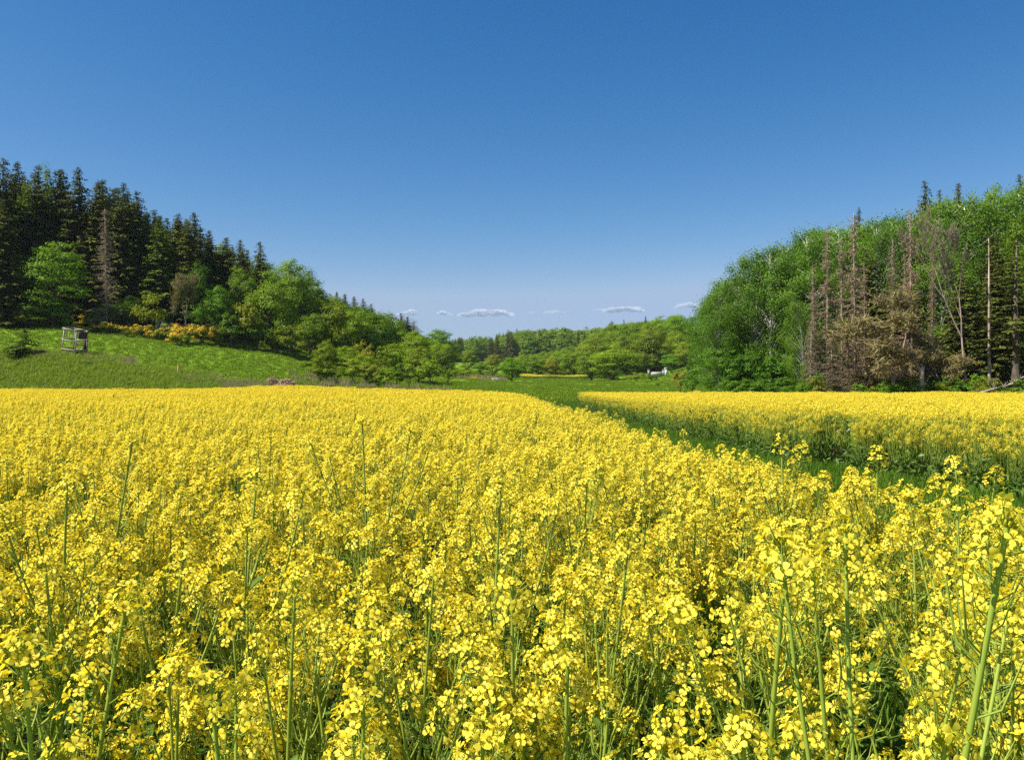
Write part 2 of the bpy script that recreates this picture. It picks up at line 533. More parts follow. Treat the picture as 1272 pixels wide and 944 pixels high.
def head_parts(r, detail=2, flowers=14):
    """raceme with its top at z = 0: stalk, buds, pedicels, young pods; and the places of its open flowers"""
    mb = MB()
    Lh = r.uniform(.09, .14)
    tube(mb, [(0, 0, -Lh), (0, 0, -Lh * .5), (0, 0, 0)], [.0022, .0018, .0012], 4 if detail >= 2 else 3, m=1)
    nb = 16 if detail >= 2 else 4
    for k in range(nb):                                        # closed buds, upright in the middle
        a = k * 2.4
        rr = .0065 * math.sqrt((k + .5) / nb)
        c = np.array([math.cos(a) * rr, math.sin(a) * rr, .004 - rr * .5 + r.normal(0, .0015)])
        d = nrm(np.array([math.cos(a) * rr * 60, math.sin(a) * rr * 60, 1.0]))
        l = r.uniform(.004, .006) * (1 if detail >= 2 else 1.6)
        tube(mb, [c, c + d * l * .5, c + d * l], [.0009, .0018, .0007], 4 if detail >= 2 else 3, m=2)
    fl = []
    for k in range(flowers):                                   # open flowers on pedicels around and below the buds
        a = k * 2.399 + r.normal(0, .25)
        t = k / max(1, flowers - 1)
        z = -.002 - .046 * t ** 1.1 + r.normal(0, .003)
        out = .012 + .018 * min(1, t * 1.4) + r.normal(0, .003)
        up = .018 * (1 - .55 * t) + r.normal(0, .003)
        p0 = np.array([0, 0, z]); p1 = np.array([math.cos(a) * out, math.sin(a) * out, z + up])
        tube(mb, [p0, (p0 + p1) / 2 + (0, 0, -.002), p1], [.0007, .0006, .0006], 3, m=1, cap=False)
        d = nrm(nrm((p1 - p0) * (1, 1, .6)) * .9 + np.array([0, 0, .42]) + r.normal(0, .30, 3))
        fl.append(Matrix.Translation(Vector(p1)) @ frame_to(d, r.random() * 6.28))
    for k in range(8 if detail >= 2 else 3):                   # spent flowers and young pods lower down
        a = r.random() * 6.28
        z = -.055 - r.random() * (Lh - .055)
        p0 = np.array([0, 0, z]); o_ = r.uniform(.016, .028)
        p1 = p0 + (math.cos(a) * o_, math.sin(a) * o_, .012)
        p2 = p1 + (math.cos(a) * .008, math.sin(a) * .008, r.uniform(.015, .03))
        tube(mb, [p0, p1, p2], [.0006, .0009, .0004], 3, m=1, cap=False)
    return mb, fl


HEAD_MATS = [M_PETAL, M_GREEN, M_BUD]
r_ = np.random.default_rng(11)
FLOWERS = [flower_mb(r_) for _ in range(6)]
FLOWER_ME = [f.mesh("flower", HEAD_MATS, True) for f in FLOWERS]
HEADS = []                                                     # (mesh of the whole head, mesh without flowers, flower places)
for k in range(9):
    base, fl = head_parts(r_, 2, int(r_.integers(16, 27)))
    full = MB(); full.merge(base)
    for q_, M in enumerate(fl):
        full.merge(FLOWERS[(q_ + k) % 6], M)
    HEADS.append((full.mesh("flower_head", HEAD_MATS, True), base.mesh("flower_head", HEAD_MATS, True), fl))


def leaf_blade(mb, base, d, L, w, m=0, droop=.35, r=None):
    d = np.array(d, float)
    side = nrm(np.cross(d, (0, 0, 1.0)))
    v = []
    for t, ww in ((0, .25), (.3, 1), (.65, .8), (1, .08)):
        c = np.array(base) + d * L * t + np.array([0, 0, -droop * L * t * t])
        v += [c - side * w * ww * .5 + (0, 0, w * .12), c, c + side * w * ww * .5 + (0, 0, w * .12)]
    q = []
    for t in range(3):
        a = t * 3
        q += [[a, a + 1, a + 4, a + 3], [a + 1, a + 2, a + 5, a + 4]]
    mb.add(v, q, m=m)


def plant_skeleton(r, H, nbr):
    """main stem and branches; returns stem mb, foliage mb, tips [(pos, dir)]"""
    st, fo = MB(), MB()
    lean = r.normal(0, .05, 2)
    cur = r.normal(0, .03, 2)
    ts = np.linspace(0, 1, 9)

    def P(t):
        t = np.asarray(t)[..., None]
        return np.concatenate([lean * H * t + cur * np.sin(t * 3.0), H * t], -1)
    tube(st, P(ts), np.interp(ts, [0, .6, 1], [.006, .0042, .0022]), 6, m=0, cap=False)
    tips = [(P(np.array([1.0]))[0], nrm(P(np.array([1.0]))[0] - P(np.array([.93]))[0]))]
    for k in range(nbr):
        t0 = r.uniform(.58, .84)
        p0 = P(np.array([t0]))[0]
        a = k * 2.4 + r.normal(0, .4)
        top = H * r.uniform(.80, .985)
        ln = max(.10, top - p0[2])
        sp = ln * r.uniform(.25, .5)
        p1 = p0 + (math.cos(a) * sp, math.sin(a) * sp, ln)
        mid = p0 + (math.cos(a) * sp * .62, math.sin(a) * sp * .62, ln * .45)
        q = np.linspace(0, 1, 6)[:, None]
        c = (1 - q) ** 2 * p0 + 2 * q * (1 - q) * mid + q ** 2 * p1
        tube(st, c, np.linspace(.003, .0017, 6), 5, m=0, cap=False)
        tips.append((p1, nrm(c[-1] - c[-2])))
        leaf_blade(fo, p0, nrm(np.array([math.cos(a), math.sin(a), .7])), r.uniform(.06, .11), .018, r=r)
        for w in range(9):
            cc = c[1] + (c[-1] - c[1]) * r.uniform(.1, .75); a2 = r.random() * 6.28
            tube(st, [cc, cc + (math.cos(a2) * .016, math.sin(a2) * .016, .010), cc + (math.cos(a2) * .026, math.sin(a2) * .026, r.uniform(.025, .05))], [.0007, .0012, .0005], 3, cap=False)
    for k in range(9):                                          # stem leaves, larger lower down
        t0 = r.uniform(.2, .75)
        a = k * 2.4 + r.normal(0, .5)
        s = np.interp(t0, [.2, .75], [1, .4])
        leaf_blade(fo, P(np.array([t0]))[0], nrm(np.array([math.cos(a), math.sin(a), r.uniform(.2, .9)])), .24 * s * r.uniform(.7, 1.2), .06 * s, r=r, droop=.5)
    for k in range(26):                                         # thin pedicels and pods on the upper stem
        t0 = r.uniform(.62, .93)
        a = r.random() * 6.28
        p0 = P(np.array([t0]))[0]
        tube(st, [p0, p0 + (math.cos(a) * .02, math.sin(a) * .02, .012), p0 + (math.cos(a) * .034, math.sin(a) * .034, r.uniform(.03, .065))], [.0008, .0014, .0006], 3, cap=False)
    return st, fo, tips


PLANTS = []
for k in range(12):
    H = 1.30
    st, fo, tips = plant_skeleton(r_, H, int(r_.integers(5, 8)))
    PLANTS.append((st.mesh("stem", [M_GREEN], True), fo.mesh("foliage", [M_RLEAF], True), tips))


def far_plant(r, n_heads, spread, flowers, fsize, detail, low=0.0):
    """whole plant(s) in one mesh for the mass of the field"""
    mb = MB()
    for k in range(n_heads):
        a = r.random() * 6.28
        rr = spread * math.sqrt(r.random())
        H = 1.30 * (1 - abs(r.normal(0, .07)) - low * r.random() ** .9)
        c = np.array([math.cos(a) * rr, math.sin(a) * rr, H])
        b = c * (.55, .55, .45)
        tube(mb, [b, (b + c) / 2 + r.normal(0, .012, 3), c], [.0035, .003, .002] if detail else [.005, .004, .003], 3, m=1, cap=False)
        if detail:
            base, fl = head_parts(r, 1, flowers)
            M = Matrix.Translation(Vector(c)) @ frame_to(nrm(np.array([r.normal(0, .15), r.normal(0, .15), 1])))
            mb.merge(base, M)
            for f in fl:
                mb.merge(flower_mb(r, 1), M @ f)
        else:
            p = r.normal(0, 1, (flowers, 3)) * (.024, .024, .02)
            p[:, 2] = -np.abs(p[:, 2]) * 1.3 + .01
            nn = nrm(p * (1, 1, .3) + np.array([0, 0, .02]) + r.normal(0, .012, (flowers, 3)))
            cards(mb, c + p, nn, fsize, .85, m=0, r=r)
    nl = n_heads * (3 if detail else 2)
    p = np.c_[r.normal(0, spread * .7, (nl, 2)), r.uniform(.06 if low else .45, 0.62 if low else 1.05, nl)]
    d = np.c_[r.normal(0, 1, (nl, 2)), r.uniform(-.2, .8, nl)]
    cards(mb, p, d, .13 if detail else .17, .3, m=3, along=np.c_[r.normal(0, .7, (nl, 2)), r.random(nl)], r=r)
    return mb


FIELD_MATS = HEAD_MATS + [M_RLEAF]
MID = [far_plant(r_, 7, .14, 19, 0, True).mesh("rapeseed_mid", FIELD_MATS) for _ in range(10)]
FARP = [far_plant(r_, 21, .24, 16, .022, False).mesh("rapeseed_far", FIELD_MATS) for _ in range(10)]
FARP2 = [far_plant(r_, 44, .42, 8, .036, False).mesh("rapeseed_far", FIELD_MATS) for _ in range(8)]


EDGEP = [far_plant(r_, 14, .16, 18, .03, True, .38).mesh("rapeseed_edge", FIELD_MATS) for _ in range(8)]


def field_mask(poly, p, margin=4.0):
    return inside(poly, p[:, 0], p[:, 1]) & (np.abs(p[:, 0]) < .64 * np.maximum(p[:, 1], 0) + margin)


def field_scale(p):
    return 1.0 + .035 * lown(p[:, 0], p[:, 1], .55) + .03 * lown(p[:, 0], p[:, 1], 2.1, 1.0) + rng.normal(0, .028, len(p)) + np.where(rng.random(len(p)) < .02, .09, 0)


def edge_points(poly, y0, y1, x0, x1, n=9):
    """plants that branch low, along the open side of a field"""
    out = []
    for k in range(len(poly)):
        a, b = poly[k - 1], poly[k]
        L_ = np.hypot(*(b - a))
        t = rng.random(int(L_ * n))
        p = a + (b - a) * t[:, None] + rng.normal(0, .22, (len(t), 2))
        out.append(p)
    p = np.concatenate(out)
    return p[(p[:, 1] > y0) & (p[:, 1] < y1) & (p[:, 0] > x0) & (p[:, 0] < x1) & (np.abs(p[:, 0]) < .64 * p[:, 1] + 4)]


# near plants: individuals
near = jgrid(-8, 3, .6, 7.2, .185)
near = near[field_mask(LEFT_FIELD, near, 2.5)]
near = near[rng.random(len(near)) > np.interp(near[:, 1], [1.0, 2.2], [.34, 0])]
near = near[(near[:, 1] > .86) | (np.abs(near[:, 0]) > .75)]
dist = np.hypot(near[:, 0], near[:, 1])
infr = (np.abs(near[:, 0]) < .645 * near[:, 1] + .05) & (near[:, 1] > .8)
TOOCLOSE = lambda d: np.interp(d, [.7, 1.3], [.93, 1.0])

HERO = [  # px, py of the main head, distance, label
    (1256, 628, .70, "tall rapeseed plant with thick pale stem leaning along the photo's right edge"),
    (976, 690, 1.02, "tall rapeseed plant on a straight upright stem, left of two rising together at lower right"),
    (1012, 700, .98, "tall rapeseed plant with slanting stem, right of two rising together at lower right"),
    (450, 522, 2.9, "tall rapeseed head poking above the others left of the photo's middle"),
    (165, 546, 2.3, "tall rapeseed plant standing above its neighbours on the left, below the meadow bank"),
    (84, 600, 1.75, "tall rapeseed plant with broad flat head near the left edge, halfway down the field"),
    (320, 585, 1.9, "tall rapeseed plant with wide branching head left of centre, dark stem below it"),
    (742, 572, 2.5, "tall rapeseed plant with bushy head right of centre, near the track"),
    (622, 600, 1.9, "tall rapeseed plant with spreading head just below the middle of the photo"),
    (636, 722, 1.12, "rapeseed plant with large bright flower clump at lower centre"),
    (970, 546, 3.0, "slender rapeseed plant raised against the green track, leftmost of three"),
    (1090, 560, 2.7, "slender rapeseed plant raised against the green track, middle one of three"),
    (1186, 572, 2.4, "slender rapeseed plant raised against the green track, rightmost of three"),
    (262, 838, .98, "rapeseed plant with loose four-petalled flowers at lower left, stems bare around it"),
    (600, 912, .93, "rapeseed plant with round flower head touching the bottom edge near centre"),
    (452, 872, .98, "rapeseed plant with few large open flowers at bottom, left of centre"),
    (548, 704, 1.25, "rapeseed plant with dense flower head on a long diagonal stem at lower centre"),
    (376, 722, 1.2, "rapeseed plant with ragged flower head and long bare stem at lower left of centre"),
    (925, 905, .92, "rapeseed plant with rounded flower cluster at the bottom, right of centre"),
    (1165, 776, 1.3, "rapeseed plant with domed flower head left of the thick leaning stem"),
    (706, 782, 1.1, "rapeseed plant with stacked flower clusters over a dark gap at lower centre"),
    (158, 744, 1.15, "rapeseed plant with wide spray of flowers at lower left, beside a tall pale stem"),
    (30, 800, 1.0, "rapeseed plant at the lower left corner with flowers cut by the photo's edge"),
    (790, 660, 1.5, "rapeseed plant with big head on a dark stem, lower right of centre"),
    (1225, 660, 1.3, "rapeseed plant with drooping outer flowers just left of the right edge"),
]
hero_xy = np.array([[X_of(px, d), d] for px, py, d, _ in HERO])
keep = np.ones(len(near), bool)
for x, y in hero_xy:
    keep &= np.hypot(near[:, 0] - x, near[:, 1] - y) > .10
order = np.argsort(np.where(infr & keep, dist, 1e9))
N_IND = 300 - len(HERO)
ind = order[:N_IND]
ind_set = np.zeros(len(near), bool); ind_set[ind] = True


def make_plant(x, y, top, r, label, hero=False, bend=0.0):
    st, fo, tips = PLANTS[int(r.integers(0, len(PLANTS)))]
    z0 = h1(x, y)
    root = bpy.data.objects.new("rapeseed_plant", None)
    COL.objects.link(root)
    s = (top - z0) / tips[0][0][2]
    rz = r.random() * 6.283
    tx, ty = tips[0][0][:2]
    if hero and y < 1.15:                                      # turn the side branches of the closest plants away from the lens
        rz = max((r.random() * 6.283 for _ in range(40)), key=lambda a: min((p[0] - tx) * math.sin(a) + (p[1] - ty) * math.cos(a) for p, d in tips))
    if hero:                                                   # the main head stands at (x, y)
        x -= s * (tx * math.cos(rz) - ty * math.sin(rz)); y -= s * (tx * math.sin(rz) + ty * math.cos(rz))
    root.location = (x, y, z0 - .004)
    root.rotation_euler = (0, 0, rz)
    root.scale = (s, s, s)
    tag(root, label, "rapeseed plant", "rapeseed plants in the near part of the left field")
    if bend:
        M = Matrix.Translation((x - bend * top, y, z0)) @ Matrix.Rotation(bend, 4, 'Y') @ Matrix.Rotation(rz, 4, 'Z') @ Matrix.Diagonal((s * .85, s * .85, s, 1))
        root.matrix_basis = M
    obj("stem", st, root)
    obj("foliage", fo, root)
    for q_, (p, d) in enumerate(tips):
        full, base, fl = HEADS[int(r.integers(0, len(HEADS)))]
        M = Matrix.Translation(Vector(p)) @ frame_to(d, r.random() * 6.28) @ Matrix.Scale(r.uniform(.90, 1.16) / s, 4)
        h = obj("flower_head", base if hero else full, root)
        h.matrix_basis = M
        if hero:
            for w, fm in enumerate(fl):
                f = obj("flower", FLOWER_ME[int(r.integers(0, 6))], h)
                f.matrix_basis = fm
    return root


rp = np.random.default_rng(5)
for (px, py, d, lab), (x, y) in zip(HERO, hero_xy):
    make_plant(x, y, CAMZ + (HZ - py) * d / F, rp, lab, True, {1256: .13, 1012: -.12, 548: .10, 376: -.08, 790: .06, 1165: .08}.get(px, 0))
fs = field_scale(near)
for k in ind:
    x, y = near[k]
    side = "yellow flowering rapeseed plant among its like in the near foreground crop"
    make_plant(x, y, 1.29 * fs[k] * TOOCLOSE(y), rp, side)

# the rest of the fields: ONE stuff object per field
def field_points(poly, bands, skip=None):
    P_, I_, S_ = [], [], []
    for (y0, y1, s, lo, hi, cx0, cx1) in bands:
        p = jgrid(cx0, cx1, y0, y1, s)
        p = p[field_mask(poly, p)]
        if skip is not None:
            p = p[skip(p)]
        P_.append(p); I_.append(rng.integers(lo, hi, len(p))); S_.append(field_scale(p))
    return np.concatenate(P_), np.concatenate(I_), np.concatenate(S_)


rest = near[(~ind_set) & keep]
p, ix, sc = field_points(LEFT_FIELD, [(7.2, 15, .2, 0, 10, -16, 3), (15, 40, .34, 10, 20, -32, 3), (40, 86, .5, 20, 28, -62, 3)])
e_ = edge_points(LEFT_FIELD, 7, 66, -6, 3)
p = np.r_[p, e_]; ix = np.r_[ix, rng.integers(28, 36, len(e_))]; sc = np.r_[sc, field_scale(e_) * 1.02]
p = np.r_[rest, p]; ix = np.r_[rng.integers(0, 10, len(rest)), ix]; sc = np.r_[field_scale(rest), sc]
ALLP = MID + FARP + FARP2 + EDGEP
ALLP = ALLP[::-1]                                              # Join Geometry stacks its inputs last first
k_ = len(p)
scatter("rapeseed_field", ALLP, np.c_[p, hz(p[:, 0], p[:, 1])], np.c_[rng.normal(0, .05, (k_, 2)), rng.random(k_) * 6.283], sc, ix,
        "wide yellow flowering rapeseed crop left of the grassy track", "rapeseed field")
p, ix, sc = field_points(RIGHT_FIELD, [(6, 15, .2, 0, 10, 7, 20), (15, 40, .34, 10, 20, 5, 34), (40, 86, .5, 20, 28, 5, 62)])
e_ = edge_points(RIGHT_FIELD, 4, 82, 5, 30, 15)
p = np.r_[p, e_]; ix = np.r_[ix, rng.integers(28, 36, len(e_))]; sc = np.r_[sc, field_scale(e_) * .98]
k_ = len(p)
scatter("rapeseed_field", ALLP, np.c_[p, hz(p[:, 0], p[:, 1])], np.c_[rng.normal(0, .05, (k_, 2)), rng.random(k_) * 6.283], sc, ix,
        "yellow flowering rapeseed crop right of the grassy track, below the wood", "rapeseed field")
p = jgrid(0, 27, 244, 264, .75); p = p[inside(FAR_FIELD, p[:, 0], p[:, 1])]
k_ = len(p)
scatter("rapeseed_field", FARP2, np.c_[p, hz(p[:, 0], p[:, 1])], np.c_[rng.normal(0, .05, (k_, 2)), rng.random(k_) * 6.283], field_scale(p),
        rng.integers(0, 8, k_), "thin bright yellow strip of rapeseed far across the valley meadow", "rapeseed field")


# ---------------------------------------------------------------- grass
def tuft(r, n, h, spread, w, mats=(0,), probs=None, lean=.5):
    mb = MB()
    for k in range(n):
        a = r.random() * 6.28
        rr = spread * math.sqrt(r.random())
        b = np.array([math.cos(a) * rr, math.sin(a) * rr, -.01])
        hh = h * r.uniform(.5, 1.1)
        dr = np.array([r.normal(0, 1), r.normal(0, 1), 0]); dr = nrm(dr) * lean * hh * r.uniform(.2, 1)
        sd = nrm(np.cross(dr, (0, 0, 1.0))) * w
        m1 = b + dr * .35 + (0, 0, hh * .6); t = b + dr + (0, 0, hh)
        mb.add([b - sd, b + sd, m1 + sd * .8, m1 - sd * .8, t], [[0, 1, 2, 3]], [[3, 2, 4]], m=int(r.choice(mats, p=probs)))
    return mb


rg = np.random.default_rng(21)
GM = [M_GRASS, M_DRYGRASS]
M_BANK = leaf_mat("bank_grass_blade", (0.15, 0.25, 0.016), (0.28, 0.37, 0.040), 0.48, 0.0, 0.25)
GB = [M_BANK, M_DRYGRASS]
TUFT_TRACK = [tuft(rg, 60, .17, .20, .006).mesh("grass_tuft", GM) for _ in range(5)]
TUFT_MEADOW = [tuft(rg, 46, .26, .45, .022, (0, 1), (.96, .04)).mesh("grass_tuft", [M_MEADOW, M_DRYGRASS]) for _ in range(5)]
TUFT_BANK = [tuft(rg, 46, .75, .42, .026, (0, 1), (.92, .08), .95).mesh("grass_tuft", GB) for _ in range(6)]
TUFT_DRY = [tuft(rg, 46, .9, .35, .014, (0, 1), (.12, .88), .35).mesh("grass_tuft", GM) for _ in range(4)]
LF_TEST = lambda q: inside(LEFT_FIELD, q[:, 0], q[:, 1]) | inside(RIGHT_FIELD, q[:, 0], q[:, 1])
p = jgrid(-5, 14, 3, 90, .27)
EDGE = lambda q: inside(LEFT_FIELD - (1.4, 0), q[:, 0], q[:, 1]) | inside(RIGHT_FIELD + (.8, 0), q[:, 0], q[:, 1])
p = p[~EDGE(p) & (p[:, 0] > -.5 - (p[:, 1] > 58) * 4) & (np.abs(p[:, 0]) < .64 * p[:, 1] + 4)]
scatter_xy("grass", TUFT_TRACK, p, "lush dark green grass on the track between the two rapeseed fields", "grass", .1, .8, 1.25)
p = jgrid(-150, 60, 84, 330, 1.0)
ppx = CX + F * p[:, 0] / p[:, 1]
p = p[(ppx > -160) & (ppx < 900) & ~LF_TEST(p) & ~inside(FAR_FIELD, p[:, 0], p[:, 1]) & (rng.random(len(p)) < np.where(p[:, 1] < 150, 1, .45))]
scatter_xy("grass", TUFT_MEADOW, p, "short bright green grass on the valley meadows", "grass", .1, .8, 1.4)


def pxY(px0, px1, Y0, Y1, n):
    px = rng.uniform(px0, px1, n); Y = rng.uniform(Y0, Y1, n)
    return np.c_[X_of(px, Y), Y]


p = np.r_[pxY(-170, 150, 83, 98, 4200), pxY(120, 270, 83, 94, 1500), pxY(250, 330, 84, 90, 250)]
scatter_xy("grass", TUFT_BANK, p, "tall rough grass on the bank beyond the left field", "grass", .15, .7, 1.15)
p = np.r_[pxY(275, 332, 85, 89.5, 260), pxY(225, 290, 87, 92, 50), pxY(105, 170, 94, 98, 90), pxY(40, 70, 94, 97, 40), pxY(360, 560, 90, 112, 120), pxY(560, 630, 165, 200, 160)]
scatter_xy("dry_grass", TUFT_DRY, p, "pale dry grass patches along the far edge of the left field", "grass", .15, .7, 1.1)


# ---------------------------------------------------------------- trees
def crown_cards(mb, c, rad, n, leaf, r, flat=.6, m=0, cen=None, droop=0.0):
    u = nrm(r.normal(size=(n, 3)))
    u[:, 2] = np.where(u[:, 2] < -.2, -u[:, 2] * .6, u[:, 2])
    rr = rad * r.random((n, 1)) ** .45
    p = np.asarray(c) + u * rr * (1, 1, flat)
    out = nrm(p - np.asarray(c if cen is None else cen))
    nor = nrm(out * .35 + u * .95 + np.array([0, 0, .25]) + r.normal(0, .28, (n, 3)))
    al = None
    if droop:
        al = np.c_[r.normal(0, .5, (n, 2)), -np.ones(n) * droop]
    cards(mb, p, nor, leaf, .72, m, al, r)


def limb(mb, p0, p1, r0, r1, r, sag=.12, sides=5, m=0):
    p0, p1 = np.asarray(p0, float), np.asarray(p1, float)
    L_ = np.linalg.norm(p1 - p0)
    t = np.linspace(0, 1, 5)[:, None]
    c = p0 + (p1 - p0) * t + np.sin(t * math.pi) * (r.normal(0, sag * .5, 3) + (0, 0, sag)) * L_
    tube(mb, c, np.linspace(r0, r1, 5), sides, m, cap=False)
    return c


def broadleaf(seed, H=12.0, Rw=4.4, cb=.08, nclump=60, per=150, leaf=.29, flat=.8, bark=None, leafm=None, top=.0):
    r = np.random.default_rng(seed)
    tr, cr = MB(), MB()
    sway = r.normal(0, .25, 2)
    tz = np.linspace(0, H * .78, 7)
    tp = np.c_[sway[0] * np.sin(tz / H * 3), sway[1] * np.sin(tz / H * 2.5), tz - .3 * (tz == 0)]
    tube(tr, tp, np.linspace(.026 * H, .006 * H, 7) * (1, .8, .75, .7, .7, .7, .8), 8)
    cz = H * (cb + (1 - cb) * .48)
    hz_ = H * (1 - cb) * .5
    ph = r.random(6) * 6.28
    cen = np.array([0, 0, cz])
    for k in range(nclump):
        u = nrm(r.normal(size=3))
        a = math.atan2(u[1], u[0])
        lump = 1 + .16 * math.sin(2 * a + ph[0]) + .12 * math.sin(3 * a + ph[1] + u[2] * 2) + .10 * math.sin(5 * a + ph[2] - u[2] * 4)
        if u[2] > .3:
            lump = min(lump, 1.03)
        w = (.52 + .40 * r.random() ** .5) * lump
        taper = 1 - .18 * max(0, u[2]) if not top else 1 - top * max(0, u[2])
        c = cen + u * w * np.array([Rw * taper, Rw * taper, hz_])
        c[2] = max(c[2], H * cb * .7)
        rad = r.uniform(.22, .38) * Rw
        crown_cards(cr, c, rad, int(per * r.uniform(.6, 1.3)), leaf, r, flat, cen=cen)
        if k % 3 == 0:
            z0 = min(H * .7, max(H * cb * .8, c[2] - abs(np.linalg.norm(c[:2])) * .8))
            b0 = np.array([np.interp(z0, tz, tp[:, 0]), np.interp(z0, tz, tp[:, 1]), z0])
            limb(tr, b0, c, .010 * H * (1.2 - z0 / H), .002 * H, r)
    crown_cards(cr, cen, Rw * .80, int(nclump * per * .22), leaf * 1.3, r, hz_ / Rw, cen=cen)
    return tr.mesh("trunk", [bark or M_BARK], True), cr.mesh("crown", [leafm or M_LEAF])


def birch(seed, H=18.0, Rw=4.6, cb=.16, nclump=96, per=190, leaf=.20):
    r = np.random.default_rng(seed)
    tr, cr = MB(), MB()
    tz = np.linspace(0, H * .95, 9)
    cv = r.normal(0, .5, 2)
    tp = np.c_[cv[0] * np.sin(tz / H * 2.6), cv[1] * np.sin(tz / H * 2.2), tz]
    tube(tr, tp, np.linspace(.17, .03, 9), 7)
    for k in range(nclump):
        t = r.random() ** .8
        z = H * (cb + (1 - cb) * t * .98)
        wmax = Rw * max(.3, 1 - abs(2 * t - .85) ** 2.6 * .55) ** .8
        a = r.random() * 6.28
        w = wmax * r.uniform(.35, 1.05)
        c = np.array([math.cos(a) * w, math.sin(a) * w, z])
        z0 = max(H * cb * .7, z - w * 1.1)
        b0 = np.array([np.interp(z0, tz, tp[:, 0]), np.interp(z0, tz, tp[:, 1]), z0])
        cl = limb(tr, b0, c, .045, .012, r, .1, 4)
        n = int(per * r.uniform(.5, 1.3))
        s = r.uniform(.7, 1.4)
        p = c + r.normal(0, 1, (n, 3)) * (s * .5, s * .5, .38)
        p[:, 2] -= r.random(n) ** 2 * s * 1.5
        nor = nrm((p - c) * .7 + np.c_[r.normal(0, .45, (n, 2)) + (math.cos(a) * .6, math.sin(a) * .6), .45 + r.random(n) * .4])
        cards(cr, p, nor, leaf, .7, 0, np.c_[r.normal(0, .5, (n, 2)), -np.ones(n)], r)
    return tr.mesh("trunk", [M_BIRCHBARK], True), cr.mesh("crown", [M_BIRCHLEAF])


def spruce(seed, H=25.0, Rw=3.9, cb=.06, step=.62, gap=0.0, nb=8):
    r = np.random.default_rng(seed)
    tr, cr = MB(), MB()
    tube(tr, [(0, 0, -.3), (0, 0, H * .5), (r.normal(0, .1), r.normal(0, .1), H * .985)], [.011 * H, .007 * H, .02], 7)
    z = H * cb
    C, NR, AL, SZ = [], [], [], []
    while z < H * .985:
        t = z / H
        L0 = Rw * (1 - t) ** .74 * (.75 + .25 * min(1, (t - cb) * 7 + .4)) + .10
        for k in range(max(4, int(nb * (1 - t * .45)))):
            if r.random() < gap:
                continue
            a = r.random() * 6.283
            L = L0 * r.uniform(.62, 1.16)
            zz = z + r.normal(0, .18)
            rise = .55 * max(0, t - .55) * L
            dr = np.array([math.cos(a), math.sin(a), 0])
            n = max(3, int(L * 4.2))
            s = np.linspace(.18, 1, n) + r.normal(0, .03, n)
            drop = -.34 * L * s ** 1.4 + .14 * L * s ** 3 + rise * s
            base = dr * (L * s)[:, None] + np.c_[np.zeros((n, 2)), zz + drop]
            sid = np.array([-math.sin(a), math.cos(a), 0])
            for sg in (-1, 1):
                off = sid * sg * (.10 + .28 * (1 - s[:, None]) * min(1, L / 2.5)) * r.uniform(.6, 1.3)
                C.append(base + off + r.normal(0, .05, (n, 3)) - (0, 0, .05))
                AL.append(np.repeat((dr * .8 + sid * sg * .7)[None], n, 0) + (0, 0, -.35))
                NR.append(np.array([0, 0, 1.0]) + dr * .55 + sid * sg * .25 + r.normal(0, .35, (n, 3)))
                SZ.append(np.full(n, .20 + .50 * min(1, L / 3)))
            m = max(1, n // 2)                                   # hanging sprays
            q = r.integers(0, n, m)
            C.append(base[q] - (0, 0, .2)); AL.append(np.tile([0.0, 0, -1], (m, 1)) + r.normal(0, .2, (m, 3)))
            NR.append(np.tile(dr, (m, 1)) + r.normal(0, .5, (m, 3))); SZ.append(np.full(m, .15 + .4 * min(1, L / 2.5)))
            if L > 1.2 and k % 2 == 0:
                limb(tr, (0, 0, zz), base[n // 2], .035, .012, r, .02, 3)
        z += step * (1 - .45 * t) * r.uniform(.8, 1.2)
    cards(cr, np.concatenate(C), np.concatenate(NR), np.concatenate(SZ), .5, 0, np.concatenate(AL), r)
    return tr.mesh("trunk", [M_BARK], True), cr.mesh("crown", [M_NEEDLE])


def dead_spruce(seed, H=20.0, Rw=2.2, fuzz=1.0, cb=.10, nbr=230):
    r = np.random.default_rng(seed)
    tr, cr = MB(), MB()
    ax = r.normal(0, .15, 2)
    tube(tr, [(0, 0, -.3), (ax[0], ax[1], H * .5), (ax[0] * 1.6, ax[1] * 1.6, H)], [.15, .10, .025], 7)
    for k in range(nbr):
        t = cb + (1 - cb) * r.random()
        z = H * t
        a = r.random() * 6.283
        L = Rw * (1.1 - t) ** .7 * r.uniform(.35, 1.1)
        dr = np.array([math.cos(a), math.sin(a), 0])
        p0 = np.array([ax[0] * t * 1.5, ax[1] * t * 1.5, z])
        q = np.linspace(0, 1, 4)[:, None]
        c = p0 + dr * L * q + np.array([0, 0, 1.0]) * (-.30 * L * q + .18 * L * q ** 3)
        tube(cr, c, [.05, .035, .025, .014], 3, 0, cap=False)
        n = int(L * 16 * fuzz)
        if n:
            s = r.random(n)
            p = p0 + dr * L * s[:, None] + np.c_[r.normal(0, .14, (n, 2)), -.30 * L * s + .18 * L * s ** 3 - r.random(n) * .25]
            cards(cr, p, r.normal(size=(n, 3)), .36, .18, 0, np.c_[r.normal(0, .6, (n, 2)) + dr[:2] * .7, -r.random(n)], r)
    return tr.mesh("trunk", [M_PALEBARK], True), cr.mesh("crown", [M_DRYTWIG])


